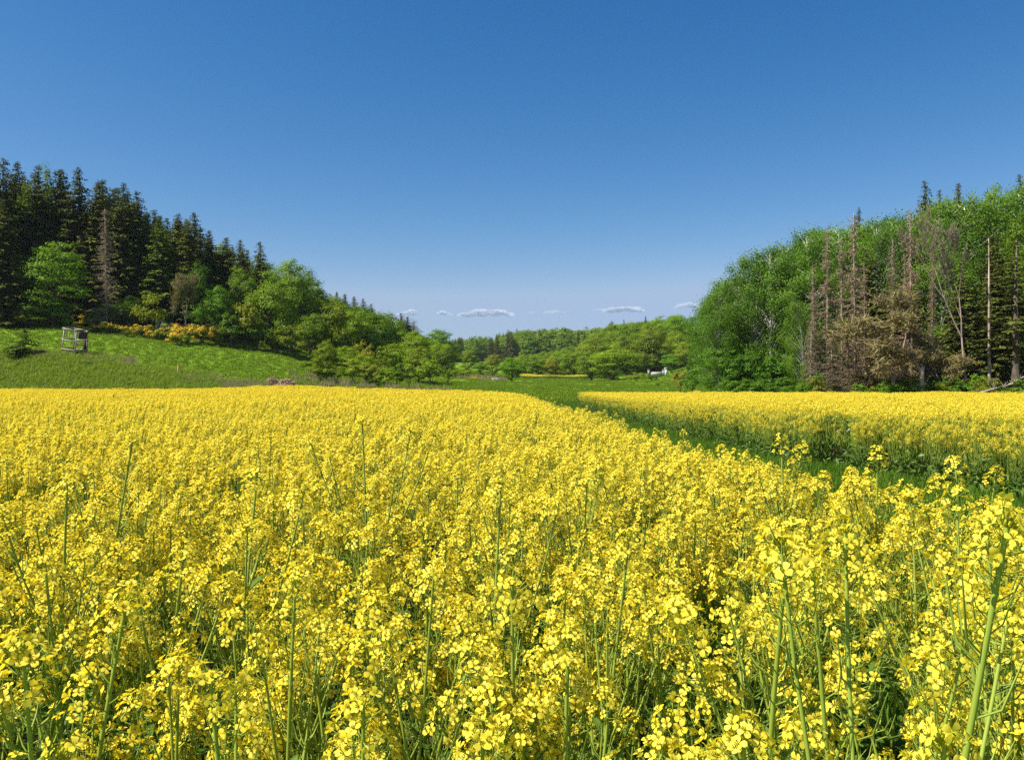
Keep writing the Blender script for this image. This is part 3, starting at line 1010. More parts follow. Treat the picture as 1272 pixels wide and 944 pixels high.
def bare_tree(seed, H=20.0, spread=.42, trunkf=.42, lean=0.06, twigs=7, leafy=0):
    """forked tree of bare limbs and fine twigs"""
    r = np.random.default_rng(seed)
    tr, cr = MB(), MB()
    segs = []

    def grow(p, d, L, rad, lev):
        d = nrm(d)
        q = p + d * L
        mid = p + d * L * .5 + r.normal(0, .05 * L, 3)
        tube(tr if lev < 3 else cr, [p, mid, q], [rad, rad * .85, rad * .68], 6 if lev < 2 else 3, 0, cap=False)
        if lev >= 5:
            segs.append((p, q))
            return
        for k in range(3 if lev in (1, 2, 4) else 2):
            nd = nrm(d + r.normal(0, spread, 3) + np.array([0, 0, .22]))
            grow(q if k < 2 else mid, nd, L * r.uniform(.60, .85), rad * .62, lev + 1)
    grow(np.array([0, 0, -.3]), np.array([lean, 0.02, 1]), H * trunkf, .009 * H, 0)
    P0 = np.array([a for a, b in segs]); P1 = np.array([b for a, b in segs])
    for k in range(twigs):
        s = r.random((len(P0), 1))
        c = P0 + (P1 - P0) * s
        d = nrm(nrm(P1 - P0) + r.normal(0, .55, (len(P0), 3)) + (0, 0, .15))
        l = .034 * H * r.uniform(.6, 1.2, len(P0))
        cards(cr, c + d * l[:, None] * .5, r.normal(size=(len(P0), 3)), l, .07, 0, d, r)
    if leafy:
        n = leafy * len(P0)
        q = r.integers(0, len(P0), n)
        cards(cr, P1[q] + r.normal(0, .02 * H, (n, 3)), r.normal(0, .6, (n, 3)) + (0, 0, .5), .0085 * H, .7, 1, None, r)
    return tr.mesh("trunk", [M_PALEBARK], True), cr.mesh("crown", [M_DRYTWIG, M_BUDTWIG])


def shrub(seed, H=3.0, Rw=1.8, nclump=26, per=70, leaf=.20, mats=None, bloom=0.0):
    r = np.random.default_rng(seed)
    tr, cr = MB(), MB()
    for k in range(7):
        a = r.random() * 6.28
        rr = Rw * r.uniform(.2, .7)
        limb(tr, (0, 0, -.1), (math.cos(a) * rr, math.sin(a) * rr, H * r.uniform(.5, .9)), .035, .01, r, .08, 4)
    for k in range(nclump):
        u = nrm(r.normal(size=3)); u[2] = abs(u[2]) if r.random() < .8 else u[2] * .4
        w = .5 + .5 * r.random() ** .6
        c = np.array([u[0] * Rw * w, u[1] * Rw * w, H * .42 + u[2] * H * .5 * w])
        m = 1 if r.random() < bloom else 0
        crown_cards(cr, c, r.uniform(.22, .4) * Rw, int(per * r.uniform(.6, 1.3)), leaf, r, .75, m=m, cen=(0, 0, H * .4))
    crown_cards(cr, (0, 0, H * .42), Rw * .65, 160, leaf * 1.5, r, H / Rw * .5, cen=(0, 0, H * .3))
    return tr.mesh("stems", [M_BARK], True), cr.mesh("foliage", mats or [M_LEAF])


KIND = {
    'oak': ([broadleaf(100 + k, 12, 4.8, .06) for k in range(4)], 12, 4.6),
    'round': ([broadleaf(120 + k, 12, 5.4, .05, 66, 150, .29, .75) for k in range(3)], 12, 5.4),
    'tall': ([broadleaf(140 + k, 16, 5.0, .12, 80, 150, .29, .9, top=.12) for k in range(3)], 16, 5.0),
    'layer': ([broadleaf(160 + k, 12, 5.0, .04, 95, 120, .27, .42) for k in range(2)], 12, 5.0),
    'birch': ([birch(200 + k) for k in range(6)], 18, 4.8),
    'spruce': ([spruce(300 + k, 25, 5.0 - .4 * (k % 3), .05, .50, 0, 10) for k in range(6)], 25, 4.2),
    'thin': ([spruce(320 + k, 25, 3.0, .30, .8, .25, 7) for k in range(2)], 25, 3.0),
    'young': ([spruce(340, 6, 2.2, .08, .34, .1, 7)], 6, 2.2),
    'dead': ([dead_spruce(400 + k, 20, 2.9, .8 - .2 * (k % 3)) for k in range(5)], 20, 2.4),
    'pole': ([dead_spruce(420, 18, .8, .15, .7, 24)], 18, .8),
    'bare': ([bare_tree(500, 20, .24, .36, .12, 34)], 20, 5),
    'brown': ([bare_tree(520 + k, 12, .50, .13, .03, 60, 26) for k in range(2)], 12, 5.5),
    'shrub': ([shrub(600 + k) for k in range(4)], 3, 1.9),
    'broom': ([shrub(640 + k, 1.6, 1.3, 26, 60, .15, [M_LEAF, M_BLOOM], .68) for k in range(3)], 1.6, 1.3),
    'haw': ([shrub(660, 2.4, 1.3, 26, 60, .16, [M_LEAF, M_WHITEBLOOM], .75)], 2.4, 1.3),
}
for kd_ in KIND:                                               # true height and radius of each kind
    hs2, rs2 = [], []
    for tr_, cr_ in KIND[kd_][0]:
        v_ = np.empty(len(cr_.vertices) * 3, np.float32); cr_.vertices.foreach_get("co", v_); v_ = v_.reshape(-1, 3)
        hs2.append(np.percentile(v_[:, 2], 99.7)); rs2.append(np.percentile(np.hypot(v_[:, 0], v_[:, 1]), 96))
    KIND[kd_] = (KIND[kd_][0], float(np.mean(hs2)), float(np.mean(rs2)))
NAMES = {'oak': 'leafy_tree', 'round': 'leafy_tree', 'tall': 'leafy_tree', 'layer': 'leafy_tree', 'birch': 'birch_tree', 'spruce': 'spruce_tree', 'thin': 'spruce_tree',
         'young': 'spruce_tree', 'dead': 'dead_spruce', 'pole': 'dead_spruce', 'bare': 'bare_tree', 'brown': 'budding_tree', 'shrub': 'shrub', 'broom': 'broom_bush', 'haw': 'hawthorn_bush'}
CATS = {'birch': 'birch', 'spruce': 'spruce', 'thin': 'spruce', 'young': 'spruce', 'dead': 'dead tree', 'pole': 'dead tree', 'shrub': 'shrub', 'broom': 'shrub', 'haw': 'shrub'}
rt = np.random.default_rng(77)
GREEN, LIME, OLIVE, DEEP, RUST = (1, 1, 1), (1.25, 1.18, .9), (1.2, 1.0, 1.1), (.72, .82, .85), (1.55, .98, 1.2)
n_trees = [0]


def tree(kind, px, Y, top_py, label, wpx=None, tint=GREEN, group=None, lean=0.0, var=None):
    protos, H0, R0 = KIND[kind]
    X = X_of(px, Y)
    z = h1(X, Y)
    H = CAMZ + (HZ - top_py) * Y / F - z
    s = H / H0
    sr = s * {'spruce': 1.45, 'oak': 1.12, 'birch': 1.3}.get(kind, 1) if wpx is None else (wpx * Y / F / 2) / R0 / 1.02
    root = bpy.data.objects.new(NAMES[kind], None)
    COL.objects.link(root)
    root.location = (X, Y, z - .05)
    root.rotation_euler = (0, lean, rt.random() * 6.283 if not lean else 0)
    root.scale = (sr * rt.uniform(.88, 1.14), sr * rt.uniform(.88, 1.14), s)
    tag(root, label, CATS.get(kind, 'tree'), group)
    k = int(rt.integers(0, len(protos))) if var is None else var
    tr, cr = protos[k]
    t = obj(tr.name.split('.')[0], tr, root)
    c = obj(cr.name.split('.')[0], cr, root)
    jit = rt.uniform(.88, 1.12)
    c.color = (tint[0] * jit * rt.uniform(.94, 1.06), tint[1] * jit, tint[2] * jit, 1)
    n_trees[0] += 1
    return root


ORD = ["first", "second", "third", "fourth", "fifth", "sixth", "seventh", "eighth", "ninth", "tenth", "eleventh", "twelfth", "thirteenth", "fourteenth",
       "fifteenth", "sixteenth", "seventeenth", "eighteenth", "nineteenth", "twentieth"]

# ---- left hill: spruces on the skyline, counted from the left edge
sky_sp = [(4, 198, 132), (21, 203, 138), (46, 208, 136), (72, 212, 140), (97, 211, 137), (124, 227, 142), (152, 229, 137), (170, 240, 143), (191, 262, 146), (221, 267, 141),
          (241, 266, 143), (259, 287, 150), (281, 296, 152), (298, 300, 156), (322, 301, 152)]
for k, (px, py, Y) in enumerate(sky_sp):
    tree('spruce', px, Y, py, f"dark spruce with its tip on the left hill's skyline, {ORD[k]} from the left edge", group="dark spruces on the left hill")
SKY_L = np.array([(-400, 190), (0, 200), (97, 214), (152, 232), (190, 265), (240, 270), (280, 298), (322, 306), (340, 325), (378, 326), (410, 368), (460, 382), (500, 394), (545, 412), (575, 440)])
SKY_R = np.array([(868, 400), (880, 362), (900, 346), (930, 318), (970, 302), (1000, 288), (1050, 282), (1066, 272), (1120, 262), (1150, 247), (1190, 245), (1215, 242), (1240, 232), (1272, 227), (1700, 215)])


def fill(kind_w, px0, px1, Y0, Y1, n, hmin, hmax, sky, label, group, mind=3.2, tints=(GREEN,), gap=6):
    kinds = list(kind_w); w = np.array([kind_w[k] for k in kinds], float); w /= w.sum()
    placed = []
    tries = 0
    while len(placed) < n and tries < n * 30:
        tries += 1
        px = rt.uniform(px0, px1); Y = rt.uniform(Y0, Y1)
        X = X_of(px, Y)
        if any((X - a) ** 2 + (Y - b) ** 2 < mind ** 2 for a, b in placed):
            continue
        z = h1(X, Y)
        H = rt.uniform(hmin, hmax)
        top = HZ - (z + H - CAMZ) * F / Y
        lim = np.interp(px, sky[:, 0], sky[:, 1]) + gap
        if top < lim:
            H = (HZ - lim) * Y / F + CAMZ - z
            if H < hmin * .8:
                continue
            top = lim + rt.uniform(0, 6)
        kd = kinds[int(rt.choice(len(kinds), p=w))]
        placed.append((X, Y))
        tree(kd, px, Y, top, label[kd] if isinstance(label, dict) else label, tint=tints[int(rt.integers(0, len(tints)))], group=group)
    return len(placed)


fill({'spruce': 1}, -170, 235, 136, 156, 95, 18, 27, SKY_L, "dark spruce deep in the dense stand on the left hill", "spruces deep in the left stand", 2.9, ((1, 1, 1), (1.35, 1.3, 1), (.8, .95, .9), (1.2, 1.45, 1.0)), gap=2)
fill({'spruce': .8, 'tall': .2}, -150, 330, 150, 215, 50, 15, 24, SKY_L,
     {'spruce': "dark spruce higher up behind the dense stand on the left hill", 'tall': "pale green broadleaf crown peeping between the spruces on the left hill"}, "trees behind on the left hill", 4.5, gap=8)
fill({'spruce': 1}, -170, 10, 122, 131, 14, 15, 22, SKY_L, "dark spruce at the front of the stand by the left edge", "front spruces by the left edge", 3.2, gap=25)

G_L = "broadleaf trees at the foot of the left hill"
tree('layer', 65, 125, 303, "broad bright green tree with layered branches in front of the dark spruces", 92, (1.1, 1.15, 1), var=1)
tree('dead', 133, 129, 262, "brown dead spruce with hanging bare branches among the living spruces", 30, var=0)
tree('pole', 10, 125.5, 312, "bare pale spruce trunk by the left edge", 9)
tree('oak', 40, 122.5, 372, "low green tree under the front spruces, by the left edge", 50, DEEP)
tree('brown', 230, 129, 335, "thin olive brown tree with open twigs behind the yellow broom", 46, (.9, 1.0, .7), var=1)
tree('shrub', 186, 129, 366, "olive bush with an orange tinge left of the thin olive tree", 38, (1.3, .98, 1), var=0)
tree('oak', 160, 131, 368, "dull green small tree under the spruces left of the olive bush", 44, DEEP)
tree('oak', 130, 131, 378, "low dark green tree at the foot of the dead spruce", 40, DEEP)
tree('oak', 270, 133, 356, "dense mid green tree right of the thin olive tree", 50, (.8, .95, .9), var=1)
tree('round', 338, 138, 340, "large round bright green tree with lit top left of the wooded slope", 72, (1.1, 1.12, .9), var=0)
tree('shrub', 304, 133, 370, "rust orange small tree in front of the large round green tree", 40, RUST, var=1)
tree('shrub', 285, 131, 392, "dark green low bush between the broom and the rust orange tree", 44, DEEP, var=2)
tree('shrub', 318, 133, 398, "dark green low bush below the rust orange tree", 44, DEEP, var=3)
tree('tall', 362, 150, 320, "tall fresh green tree forming the shoulder right of the last spruce", 62, (1.1, 1.1, .9), var=0)
tree('tall', 385, 166, 338, "tall green tree stepping down the skyline behind the round tree", 56, (1, 1.05, .9), var=1)
tree('tall', 300, 143, 330, "mid green tree between spruces and the large round tree", 46, (.85, .95, .9), var=2)
tree('oak', 245, 136, 326, "dull green tree before the spruces, behind the olive tree", 42, DEEP, var=2)
tree('shrub', 362, 135, 406, "dark olive bush standing at the meadow's right end", 52, (1.1, .9, .9), var=0)
tree('shrub', 345, 136, 414, "small olive bush left of the dark olive bush on the meadow", 26, OLIVE, var=1)
tree('oak', 405, 104, 424, "upright willowy shrub beside the far edge of the left field", 38, (1.1, 1, .9), var=2)
tree('shrub', 398, 104, 452, "low green bush at the foot of the willowy shrub", 40, (1.1, .95, .9), var=2)
tree('oak', 410, 150, 372, "rounded green tree on the slope right of the bright round tree", 56, (1.2, 1.0, .9), var=0)
tree('oak', 436, 158, 384, "bushy yellowish green tree midway down the left slope", 54, LIME, var=3)
tree('oak', 388, 146, 390, "bushy green tree over the meadow's right end", 44, (.95, .95, .9), var=1)
tree('round', 480, 180, 386, "rounded bright green tree below the small spruces on the slope", 56, (1.05, 1.1, .9), var=1)
tree('oak', 455, 160, 402, "dark green tree between two brighter ones on the lower left slope", 44, DEEP, var=2)
tree('round', 547, 215, 408, "big round dark green tree at the right end of the left slope", 52, (.85, 1, .9), var=2)
tree('oak', 512, 178, 412, "yellow green willowy tree before the big round dark green tree", 56, LIME, var=0)
tree('oak', 520, 128, 430, "loose pale green bush near the field, left of the valley gap", 50, (1.15, 1.05, .9), var=1)
tree('shrub', 438, 112, 446, "brownish bush in the hedge beyond the field", 46, OLIVE, var=0)
tree('shrub', 466, 112, 450, "reddish brown twiggy bush in the hedge beyond the field", 44, (1.25, .86, 1.3), var=1)
tree('shrub', 494, 112, 452, "dark green bush at the right end of the hedge", 34, DEEP, var=2)
tree('shrub', 452, 135, 424, "green bush with a red brown tinge on the slope above the hedge", 42, (1.5, .95, 1), var=3)
tree('shrub', 478, 138, 430, "small olive green bush above the right end of the hedge", 36, (1.2, 1, .9), var=0)
tree('shrub', 575, 168, 458, "olive bush with a yellow patch where the slope meets the meadow", 28, OLIVE, var=1)
tree('shrub', 590, 166, 468, "small yellow flowering bush at the foot of the slope", 14, (4, 2, .5), var=2)
for px, Y, py in ((428, 205, 366), (440, 208, 369), (451, 210, 372), (461, 214, 378), (418, 200, 363), (498, 260, 390), (506, 262, 394), (514, 266, 400)):
    tree('spruce', px, Y, py, "small dark spruce tip on the skyline of the lower left slope", 38, (1.2, 1, 1), group="small spruces on the lower left slope")
fill({'oak': 2, 'round': 2, 'tall': 1}, 335, 470, 168, 235, 26, 9, 15, SKY_L, "leafy green tree within the wood on the left slope", "leafy trees on the left slope", 6, (GREEN, LIME, DEEP, OLIVE), gap=4)
fill({'oak': 2, 'round': 2}, 440, 560, 190, 290, 22, 8, 13, SKY_L, "leafy green tree low on the left slope near the valley gap", "leafy trees near the valley gap", 7, (GREEN, LIME, DEEP), gap=6)
for px, Y, py, w, lab in [(380, 118, 447, 34, "round green shrub at the foot of the meadow, right of the brushwood heaps"), (418, 109, 455, 40, "low bright green shrub below the willowy shrub"),
                          (455, 118, 440, 46, "rounded green shrub behind the middle of the hedge"), (480, 110, 458, 34, "low yellowish green shrub in the hedge, left of the dark end bush"),
                          (508, 116, 452, 38, "light green shrub right of the hedge's dark end bush"), (535, 124, 446, 40, "round light green shrub below the big round dark green tree"),
                          (556, 140, 456, 30, "small green shrub where the hedge meets the valley meadow"), (426, 128, 430, 50, "tall rounded shrub on the slope above the willowy shrub"),
                          (500, 140, 426, 48, "rounded green shrub on the slope under the yellow green willowy tree")]:
    tree('oak' if w > 44 else 'shrub', px, Y, py, lab, w, (1.2, 1.1, .95))
for px, Y, py, w, lab in [(58, 139, 214, 44, "bright green leafy crown between the spruce tips at upper left"), (30, 137, 226, 34, "green leafy crown among the spruces near the left edge"),
                          (205, 139, 288, 40, "olive green leafy crown among the spruces above the broom")]:
    tree('tall', px, Y, py, lab, w, (1.05, 1.05, .9))
bro = [(110, 131, 391, 22), (99, 131, 399, 14), (136, 126, 401, 26), (118, 126, 405, 20), (157, 124, 406, 18), (176, 127, 404, 30), (194, 126, 409, 26), (212, 127, 405, 32), (232, 126, 406, 30),
       (251, 128, 402, 34), (268, 129, 408, 26), (222, 123, 413, 26)]
for k, (px, Y, py, w) in enumerate(bro):
    tree('broom', px, Y, py - 2, f"orange yellow broom bush on the meadow, {ORD[[0, 0, 3, 2, 4, 5, 6, 7, 9, 10, 11, 8][k] if k > 1 else 1 - k]} from the left", w * 1.15, GREEN, "broom bushes on the left meadow")
tree('haw', 201, 130, 396, "white blossoming bush rising out of the orange broom", 20)
tree('young', 31, 95, 408, "young dark spruce standing alone on the grassy bank", 46, (.9, 1.1, 1))

# ---- right wood
G_B = "birches at the edge of the right wood"
bir = [(893, 97, 362, "leafy birch at the left end of the right wood, overhanging the meadow", 60), (903, 99, 345, "leafy birch second from the left end of the right wood", 70),
       (930, 98, 317, "tall leafy birch with arching top, third in the right wood", 92), (956, 97, 310, "tall leafy birch left of the leaning birch trunk", 92),
       (978, 99, 300, "tall leafy birch behind the leaning birch trunk", 86), (1003, 99, 287, "tall leafy birch left of the dead spruces", 84),
       (1090, 96, 276, "birch with pale forked trunk between two groups of dead spruces", 60), (1168, 96, 270, "bright green birch left of the big bare tree", 90),
       (1105, 104, 270, "bright green birch top above the dead spruces", 96), (1040, 104, 284, "green birch top behind the dead spruces", 90)]
for px, Y, py, lab, w in bir:
    tree('birch', px, Y, py, lab, w, (1, 1.05, .95), G_B)
tree('birch', 999, 86, 372, "leaning birch with pale trunk and thin crown at the wood's front", 40, (1.1, 1.1, .9), G_B, lean=-.10, var=1)
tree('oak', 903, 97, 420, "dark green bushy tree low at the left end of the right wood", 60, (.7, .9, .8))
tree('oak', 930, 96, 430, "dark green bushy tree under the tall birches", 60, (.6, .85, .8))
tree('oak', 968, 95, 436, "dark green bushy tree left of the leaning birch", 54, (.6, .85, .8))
fill({'birch': 3}, 890, 1010, 100, 125, 30, 11, 17, SKY_R, {'birch': "green birch inside the left part of the right wood", 'oak': "leafy tree inside the left part of the right wood"},
     "trees inside the right wood", 3, (GREEN, DEEP), gap=8)
dea = [(1012, 85, 330, 26), (1027, 87, 282, 34), (1046, 86, 298, 34), (1063, 85, 268, 44), (1110, 85, 300, 34), (1121, 87, 318, 26), (1132, 84, 262, 36), (1075, 88, 330, 24), (1158, 86, 300, 18)]
dlab = ["short brown dead spruce at the left of the dead group", "tall brown dead spruce right of the leaning birch", "brown dead spruce just left of the tallest pale dead trunk",
        "tall dead spruce with the palest straight trunk in the left dead group", "brown dead spruce leaning behind the budding brown tree",
        "short dead spruce left of the tall one above the budding tree", "tall dead spruce rising above the budding brown tree", "short thin dead spruce right of the palest dead trunk",
        "thin pale dead trunk above the right half of the budding tree"]
for k, (px, Y, py, w) in enumerate(dea):
    tree('dead', px, Y, py, dlab[k], w, (1.1, 1, .95), "dead spruces in the right wood", var=k % 5)
for k, (px, Y, py, w) in enumerate([(1006, 84, 400, 34), (1034, 83, 420, 36), (1052, 83, 410, 30), (1085, 83, 428, 30)]):
    tree('dead', px, Y, py, f"low brown dead spruce by the field edge, {ORD[k]} from the left", w, (1, .95, .9), "low dead spruces by the field", var=(k + 2) % 5)
tree('bare', 1203, 80.5, 250, "big bare tree with leaning pale trunk and brown twiggy top", 140, (1.0, .98, .95), var=0)
tree('pole', 1229, 80, 296, "bare straight pinkish trunk right of the big bare tree", 12, (1.2, 1, 1))
tree('brown', 1143, 80, 366, "broad budding brown tree in front of the dead spruces", 150, (1.1, 1.1, .8), var=0)
tree('brown', 1108, 81, 420, "smaller budding brown tree left of the broad one", 90, (1.1, 1, .8), var=1)
tree('brown', 1168, 81, 430, "smaller budding brown tree right of the broad one", 90, (1, 1.05, .8), var=1)
tree('thin', 1262, 78, 300, "dark spruce with drooping branches by the right edge", 70, (1.3, 1.2, 1), var=0)
tree('spruce', 1240, 84, 330, "dark spruce behind the pinkish bare trunk", 56, (.8, .9, .8))
tree('spruce', 1195, 88, 340, "dark spruce behind the leaning pale trunk of the bare tree", 60, (1.2, 1.2, 1))
skr = [('spruce', 1068, 112, 261, 42, "lone dark spruce tip on the skyline above the dead spruces"), ('spruce', 1150, 118, 227, 62, "dark pine-like spruce on the skyline, leftmost of the three at upper right"),
       ('spruce', 1168, 120, 238, 40, "narrow dark spruce on the skyline, middle one of three at upper right"), ('spruce', 1191, 120, 230, 60, "dark spruce on the skyline, rightmost of three, above the bare tree"),
       ('tall', 1238, 112, 226, 60, "bright green tall tree on the skyline near the right edge"), ('spruce', 1268, 116, 219, 54, "dark spruce tip on the skyline at the right edge"),
       ('tall', 1212, 116, 242, 50, "green tree top on the skyline behind the bare tree"), ('tall', 1262, 104, 262, 60, "bright green tree below the skyline at the right edge")]
for kd, px, Y, py, w, lab in skr:
    tree(kd, px, Y, py, lab, w, (1.05, 1.1, .95))
fill({'spruce': 2, 'birch': 1}, 1000, 1190, 92, 104, 20, 11, 17, SKY_R, {'spruce': "dark spruce in the shade behind the dead spruces", 'birch': "green birch in the shade behind the dead spruces"},
     "trees behind the dead spruces", 3, (GREEN,), gap=25)
fill({'birch': 2, 'tall': 1}, 1000, 1330, 106, 150, 60, 15, 26, SKY_R, {'birch': "green birch on the slope above the right wood's edge", 'tall': "leafy tree on the slope above the right wood's edge"},
     "trees up the right slope", 3.6, (GREEN, LIME), gap=3)
fill({'spruce': 1}, 1225, 1420, 80, 100, 16, 12, 18, SKY_R, "dark spruce in the shaded right end of the wood", "dark spruces at the right end", 3.2, gap=60)
fill({'birch': 1, 'spruce': 1}, 1290, 1500, 78, 130, 20, 13, 20, SKY_R, "tree in the wood past the right edge", "trees past the right edge", 4, gap=8)
for k in range(30):
    px = rt.uniform(985, 1300); Y = rt.uniform(79.5, 85) - max(0, (px - 1150)) * .03
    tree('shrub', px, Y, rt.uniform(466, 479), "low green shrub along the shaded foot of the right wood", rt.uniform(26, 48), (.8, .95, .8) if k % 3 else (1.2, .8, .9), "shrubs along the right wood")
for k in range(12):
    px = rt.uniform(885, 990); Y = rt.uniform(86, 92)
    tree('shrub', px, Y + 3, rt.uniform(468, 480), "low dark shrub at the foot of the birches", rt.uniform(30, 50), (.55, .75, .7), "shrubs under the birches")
tree('shrub', 845, 118, 458, "reddish brown upright bush standing left of the right wood", 20, (1.6, .85, 1.8), var=1)
tree('shrub', 859, 108, 462, "dark green bush at the left foot of the right wood", 30, (.6, .8, .7), var=2)
tree('shrub', 817, 150, 475, "tiny dark bush alone on the valley meadow", 6, DEEP, var=3)

# ---- wooded hill across the valley
SKY_M = np.array([(560, 450), (620, 445), (728, 424), (742, 412), (760, 404), (780, 400), (800, 397), (830, 391), (845, 391), (870, 402), (900, 420), (1000, 420)])
tree('oak', 636, 170, 444, "small round green tree standing alone on the valley meadow", 32, (.85, 1.05, .9), var=1)
mid = [('round', 762, 226, 430, 66, "broad spreading light green tree at the front of the far wood", LIME), ('round', 735, 232, 434, 44, "rounded green tree left of the broad spreading one", GREEN),
       ('oak', 785, 226, 444, 40, "low dark green tree right of the broad spreading one", DEEP), ('oak', 708, 266, 436, 34, "round yellow green tree behind the yellow strip", LIME),
       ('oak', 686, 272, 446, 26, "rust topped small tree behind the yellow strip", RUST), ('oak', 668, 275, 442, 30, "green tree behind the left end of the yellow strip", GREEN),
       ('oak', 652, 280, 440, 30, "light green tree just right of the lone meadow tree", LIME), ('oak', 612, 250, 440, 24, "brown tinged tree left of the lone meadow tree", (1.4, .95, 1.3)),
       ('oak', 582, 240, 434, 26, "olive tinged tree right of the big round dark green tree", OLIVE), ('oak', 597, 236, 450, 22, "small green tree below the olive tinged one", GREEN),
       ('tall', 757, 322, 399, 18, "dark brown crown on the skyline of the wooded hill", (.8, .55, .6)), ('oak', 855, 225, 424, 40, "olive brown tree with lit crown near the right wood", OLIVE),
       ('oak', 833, 240, 440, 24, "fresh green small tree beside the white wall", (.9, 1.2, 1)), ('shrub', 790, 205, 462, 26, "low olive hedge bush before the white wall", OLIVE),
       ('shrub', 810, 205, 465, 26, "low dark hedge bush in front of the white wall", DEEP)]
for kd, px, Y, py, w, lab, tn in mid:
    tree(kd, px, Y, py, lab, w, tn)
fill({'oak': 2, 'round': 2, 'tall': 1}, 722, 900, 255, 400, 96, 11, 18, SKY_M, "leafy tree in the wood covering the far right hill", "trees on the far hill", 7.5, (GREEN, LIME, (1.2, 1.25, 1), DEEP, OLIVE, (.6, .75, .8)), gap=0)
fill({'oak': 2, 'round': 2}, 560, 735, 275, 430, 60, 8, 12, SKY_M, "leafy tree in the wood at the valley's far end", "trees at the valley's far end", 8, (GREEN, LIME, DEEP, OLIVE, (1.5, .95, 1.2)), gap=2)
for k in range(5):
    tree('spruce', [775, 802, 815, 718, 726][k], [330, 340, 345, 420, 425][k], [397, 393, 394, 411, 412][k], "dark spruce tip above the leafy far hill", 13, group="spruces on the far hill")
# far woods that read as one mass
far_me = []
for kd in ('spruce', 'tall', 'oak'):
    for tr_, cr_ in KIND[kd][0][:2]:
        mb = MB()
        v = np.empty(len(cr_.vertices) * 3, np.float32); cr_.vertices.foreach_get("co", v); v = v.reshape(-1, 4, 3)[::3]
        sc_ = 18 / KIND[kd][1]
        c_ = v.mean(1, keepdims=True)
        v = (c_ + (v - c_) * 1.8) * sc_
        mb.add(v.reshape(-1, 3), np.arange(len(v) * 4).reshape(-1, 4))
        far_me.append(mb.mesh("far_tree", [cr_.materials[0]]))
px = rng.uniform(520, 930, 900); Y = rng.uniform(560, 760, 900)
xy = np.c_[X_of(px, Y), Y]
idx = np.where((px + rng.normal(0, 20, 900) < 650) & (rng.random(900) < .75), rng.integers(4, 6, 900), rng.integers(0, 5, 900))
scatter("distant_forest", far_me, np.c_[xy, hz(xy[:, 0], xy[:, 1]) - .3], np.c_[np.zeros((900, 2)), rng.random(900) * 6.28], rng.uniform(.75, 1.12, 900) * np.interp(px, [520, 570, 640, 730, 930], [.5, .9, 1.15, 1.1, 1.0]), idx,
        "bluish dark wood on the farthest ridge beyond the valley", "forest")
n_ = 2600
px = np.r_[rng.uniform(-450, 560, 1500), rng.uniform(900, 1750, 1100)]; Y = np.r_[rng.uniform(215, 420, 1500), rng.uniform(150, 420, 1100)]
xy = np.c_[X_of(px, Y), Y]; z = hz(xy[:, 0], xy[:, 1])
lim = np.where(px < 636, np.interp(px, SKY_L[:, 0], SKY_L[:, 1]), np.interp(px, SKY_R[:, 0], SKY_R[:, 1])) + 14
hh = np.minimum((HZ - lim) * Y / F + CAMZ - z, rng.uniform(12, 18, n_))
k_ = hh > 7
scatter("hill_forest", far_me, np.c_[xy, z - .3][k_], np.c_[np.zeros((n_, 2)), rng.random(n_) * 6.28][k_], (hh / 18)[k_], rng.integers(0, 6, n_)[k_],
        "woodland covering the hills behind the front trees", "forest")

# ---------------------------------------------------------------- small things
def at(px, Y, up=0.0):
    X = X_of(px, Y)
    return Vector((X, Y, h1(X, Y) + up))


def root_at(name, px, Y, rz=0.0):
    o = bpy.data.objects.new(name, None)
    COL.objects.link(o)
    o.location = at(px, Y)
    o.rotation_euler = (0, 0, rz)
    return o


# raised hide on the meadow bank: open timber frame, tilted
hs_ = root_at("hunting_stand", 92, 97.2, R(-22))
hs_.rotation_euler = (R(3), R(8), R(-22))
tag(hs_, "weathered open timber hunting stand leaning on the grassy bank", "hunting stand")


def part(name, fn, m, parent):
    mb = MB(); fn(mb)
    return obj(name, mb.mesh(name, [m]), parent)


hs_.scale = (1.0, 1.0, 1.12)
hw, hd, hh_ = 1.05, .8, 2.95
for sx in (-1, 1):
    for sy in (-1, 1):
        part("post", lambda mb: bar(mb, (sx * hw * 1.10, sy * hd * 1.05, -.1), (sx * hw * .92, sy * hd * .90, hh_), .12), M_WOOD, hs_)
for z in (.75, 1.72, 2.88):
    for sy in (-1, 1):
        part("rail", lambda mb: bar(mb, (-hw * 1.05, sy * (hd + .07), z), (hw * 1.05, sy * (hd + .07), z), .11, .06), M_WOOD, hs_)
    for sx in (-1, 1):
        part("rail", lambda mb: bar(mb, (sx * (hw + .07), -hd * 1.05, z + .06), (sx * (hw + .07), hd * 1.05, z + .06), .06, .11), M_WOOD, hs_)
part("middle_post", lambda mb: bar(mb, (-.1, -hd + .02, 1.75), (-.05, -hd + .02, 2.85), .09), M_WOOD, hs_)
part("brace", lambda mb: bar(mb, (-.25, -hd - .02, .15), (hw, -hd - .02, .68), .09, .05), M_WOOD, hs_)
part("back_board", lambda mb: box(mb, (.72, hd - .02, 1.75), (.5, .05, 2.1)), M_DARKWOOD, hs_)
part("side_board", lambda mb: box(mb, (hw + .0, .15, 2.35), (.04, 1.2, .75)), M_DARKWOOD, hs_)
part("seat", lambda mb: box(mb, (0, .25, 1.25), (1.9, .4, .06)), M_DARKWOOD, hs_)
part("floor_slats", lambda mb: [box(mb, (0, y, .62), (2.1, .16, .05)) for y in np.linspace(-.7, .7, 6)], M_DARKWOOD, hs_)

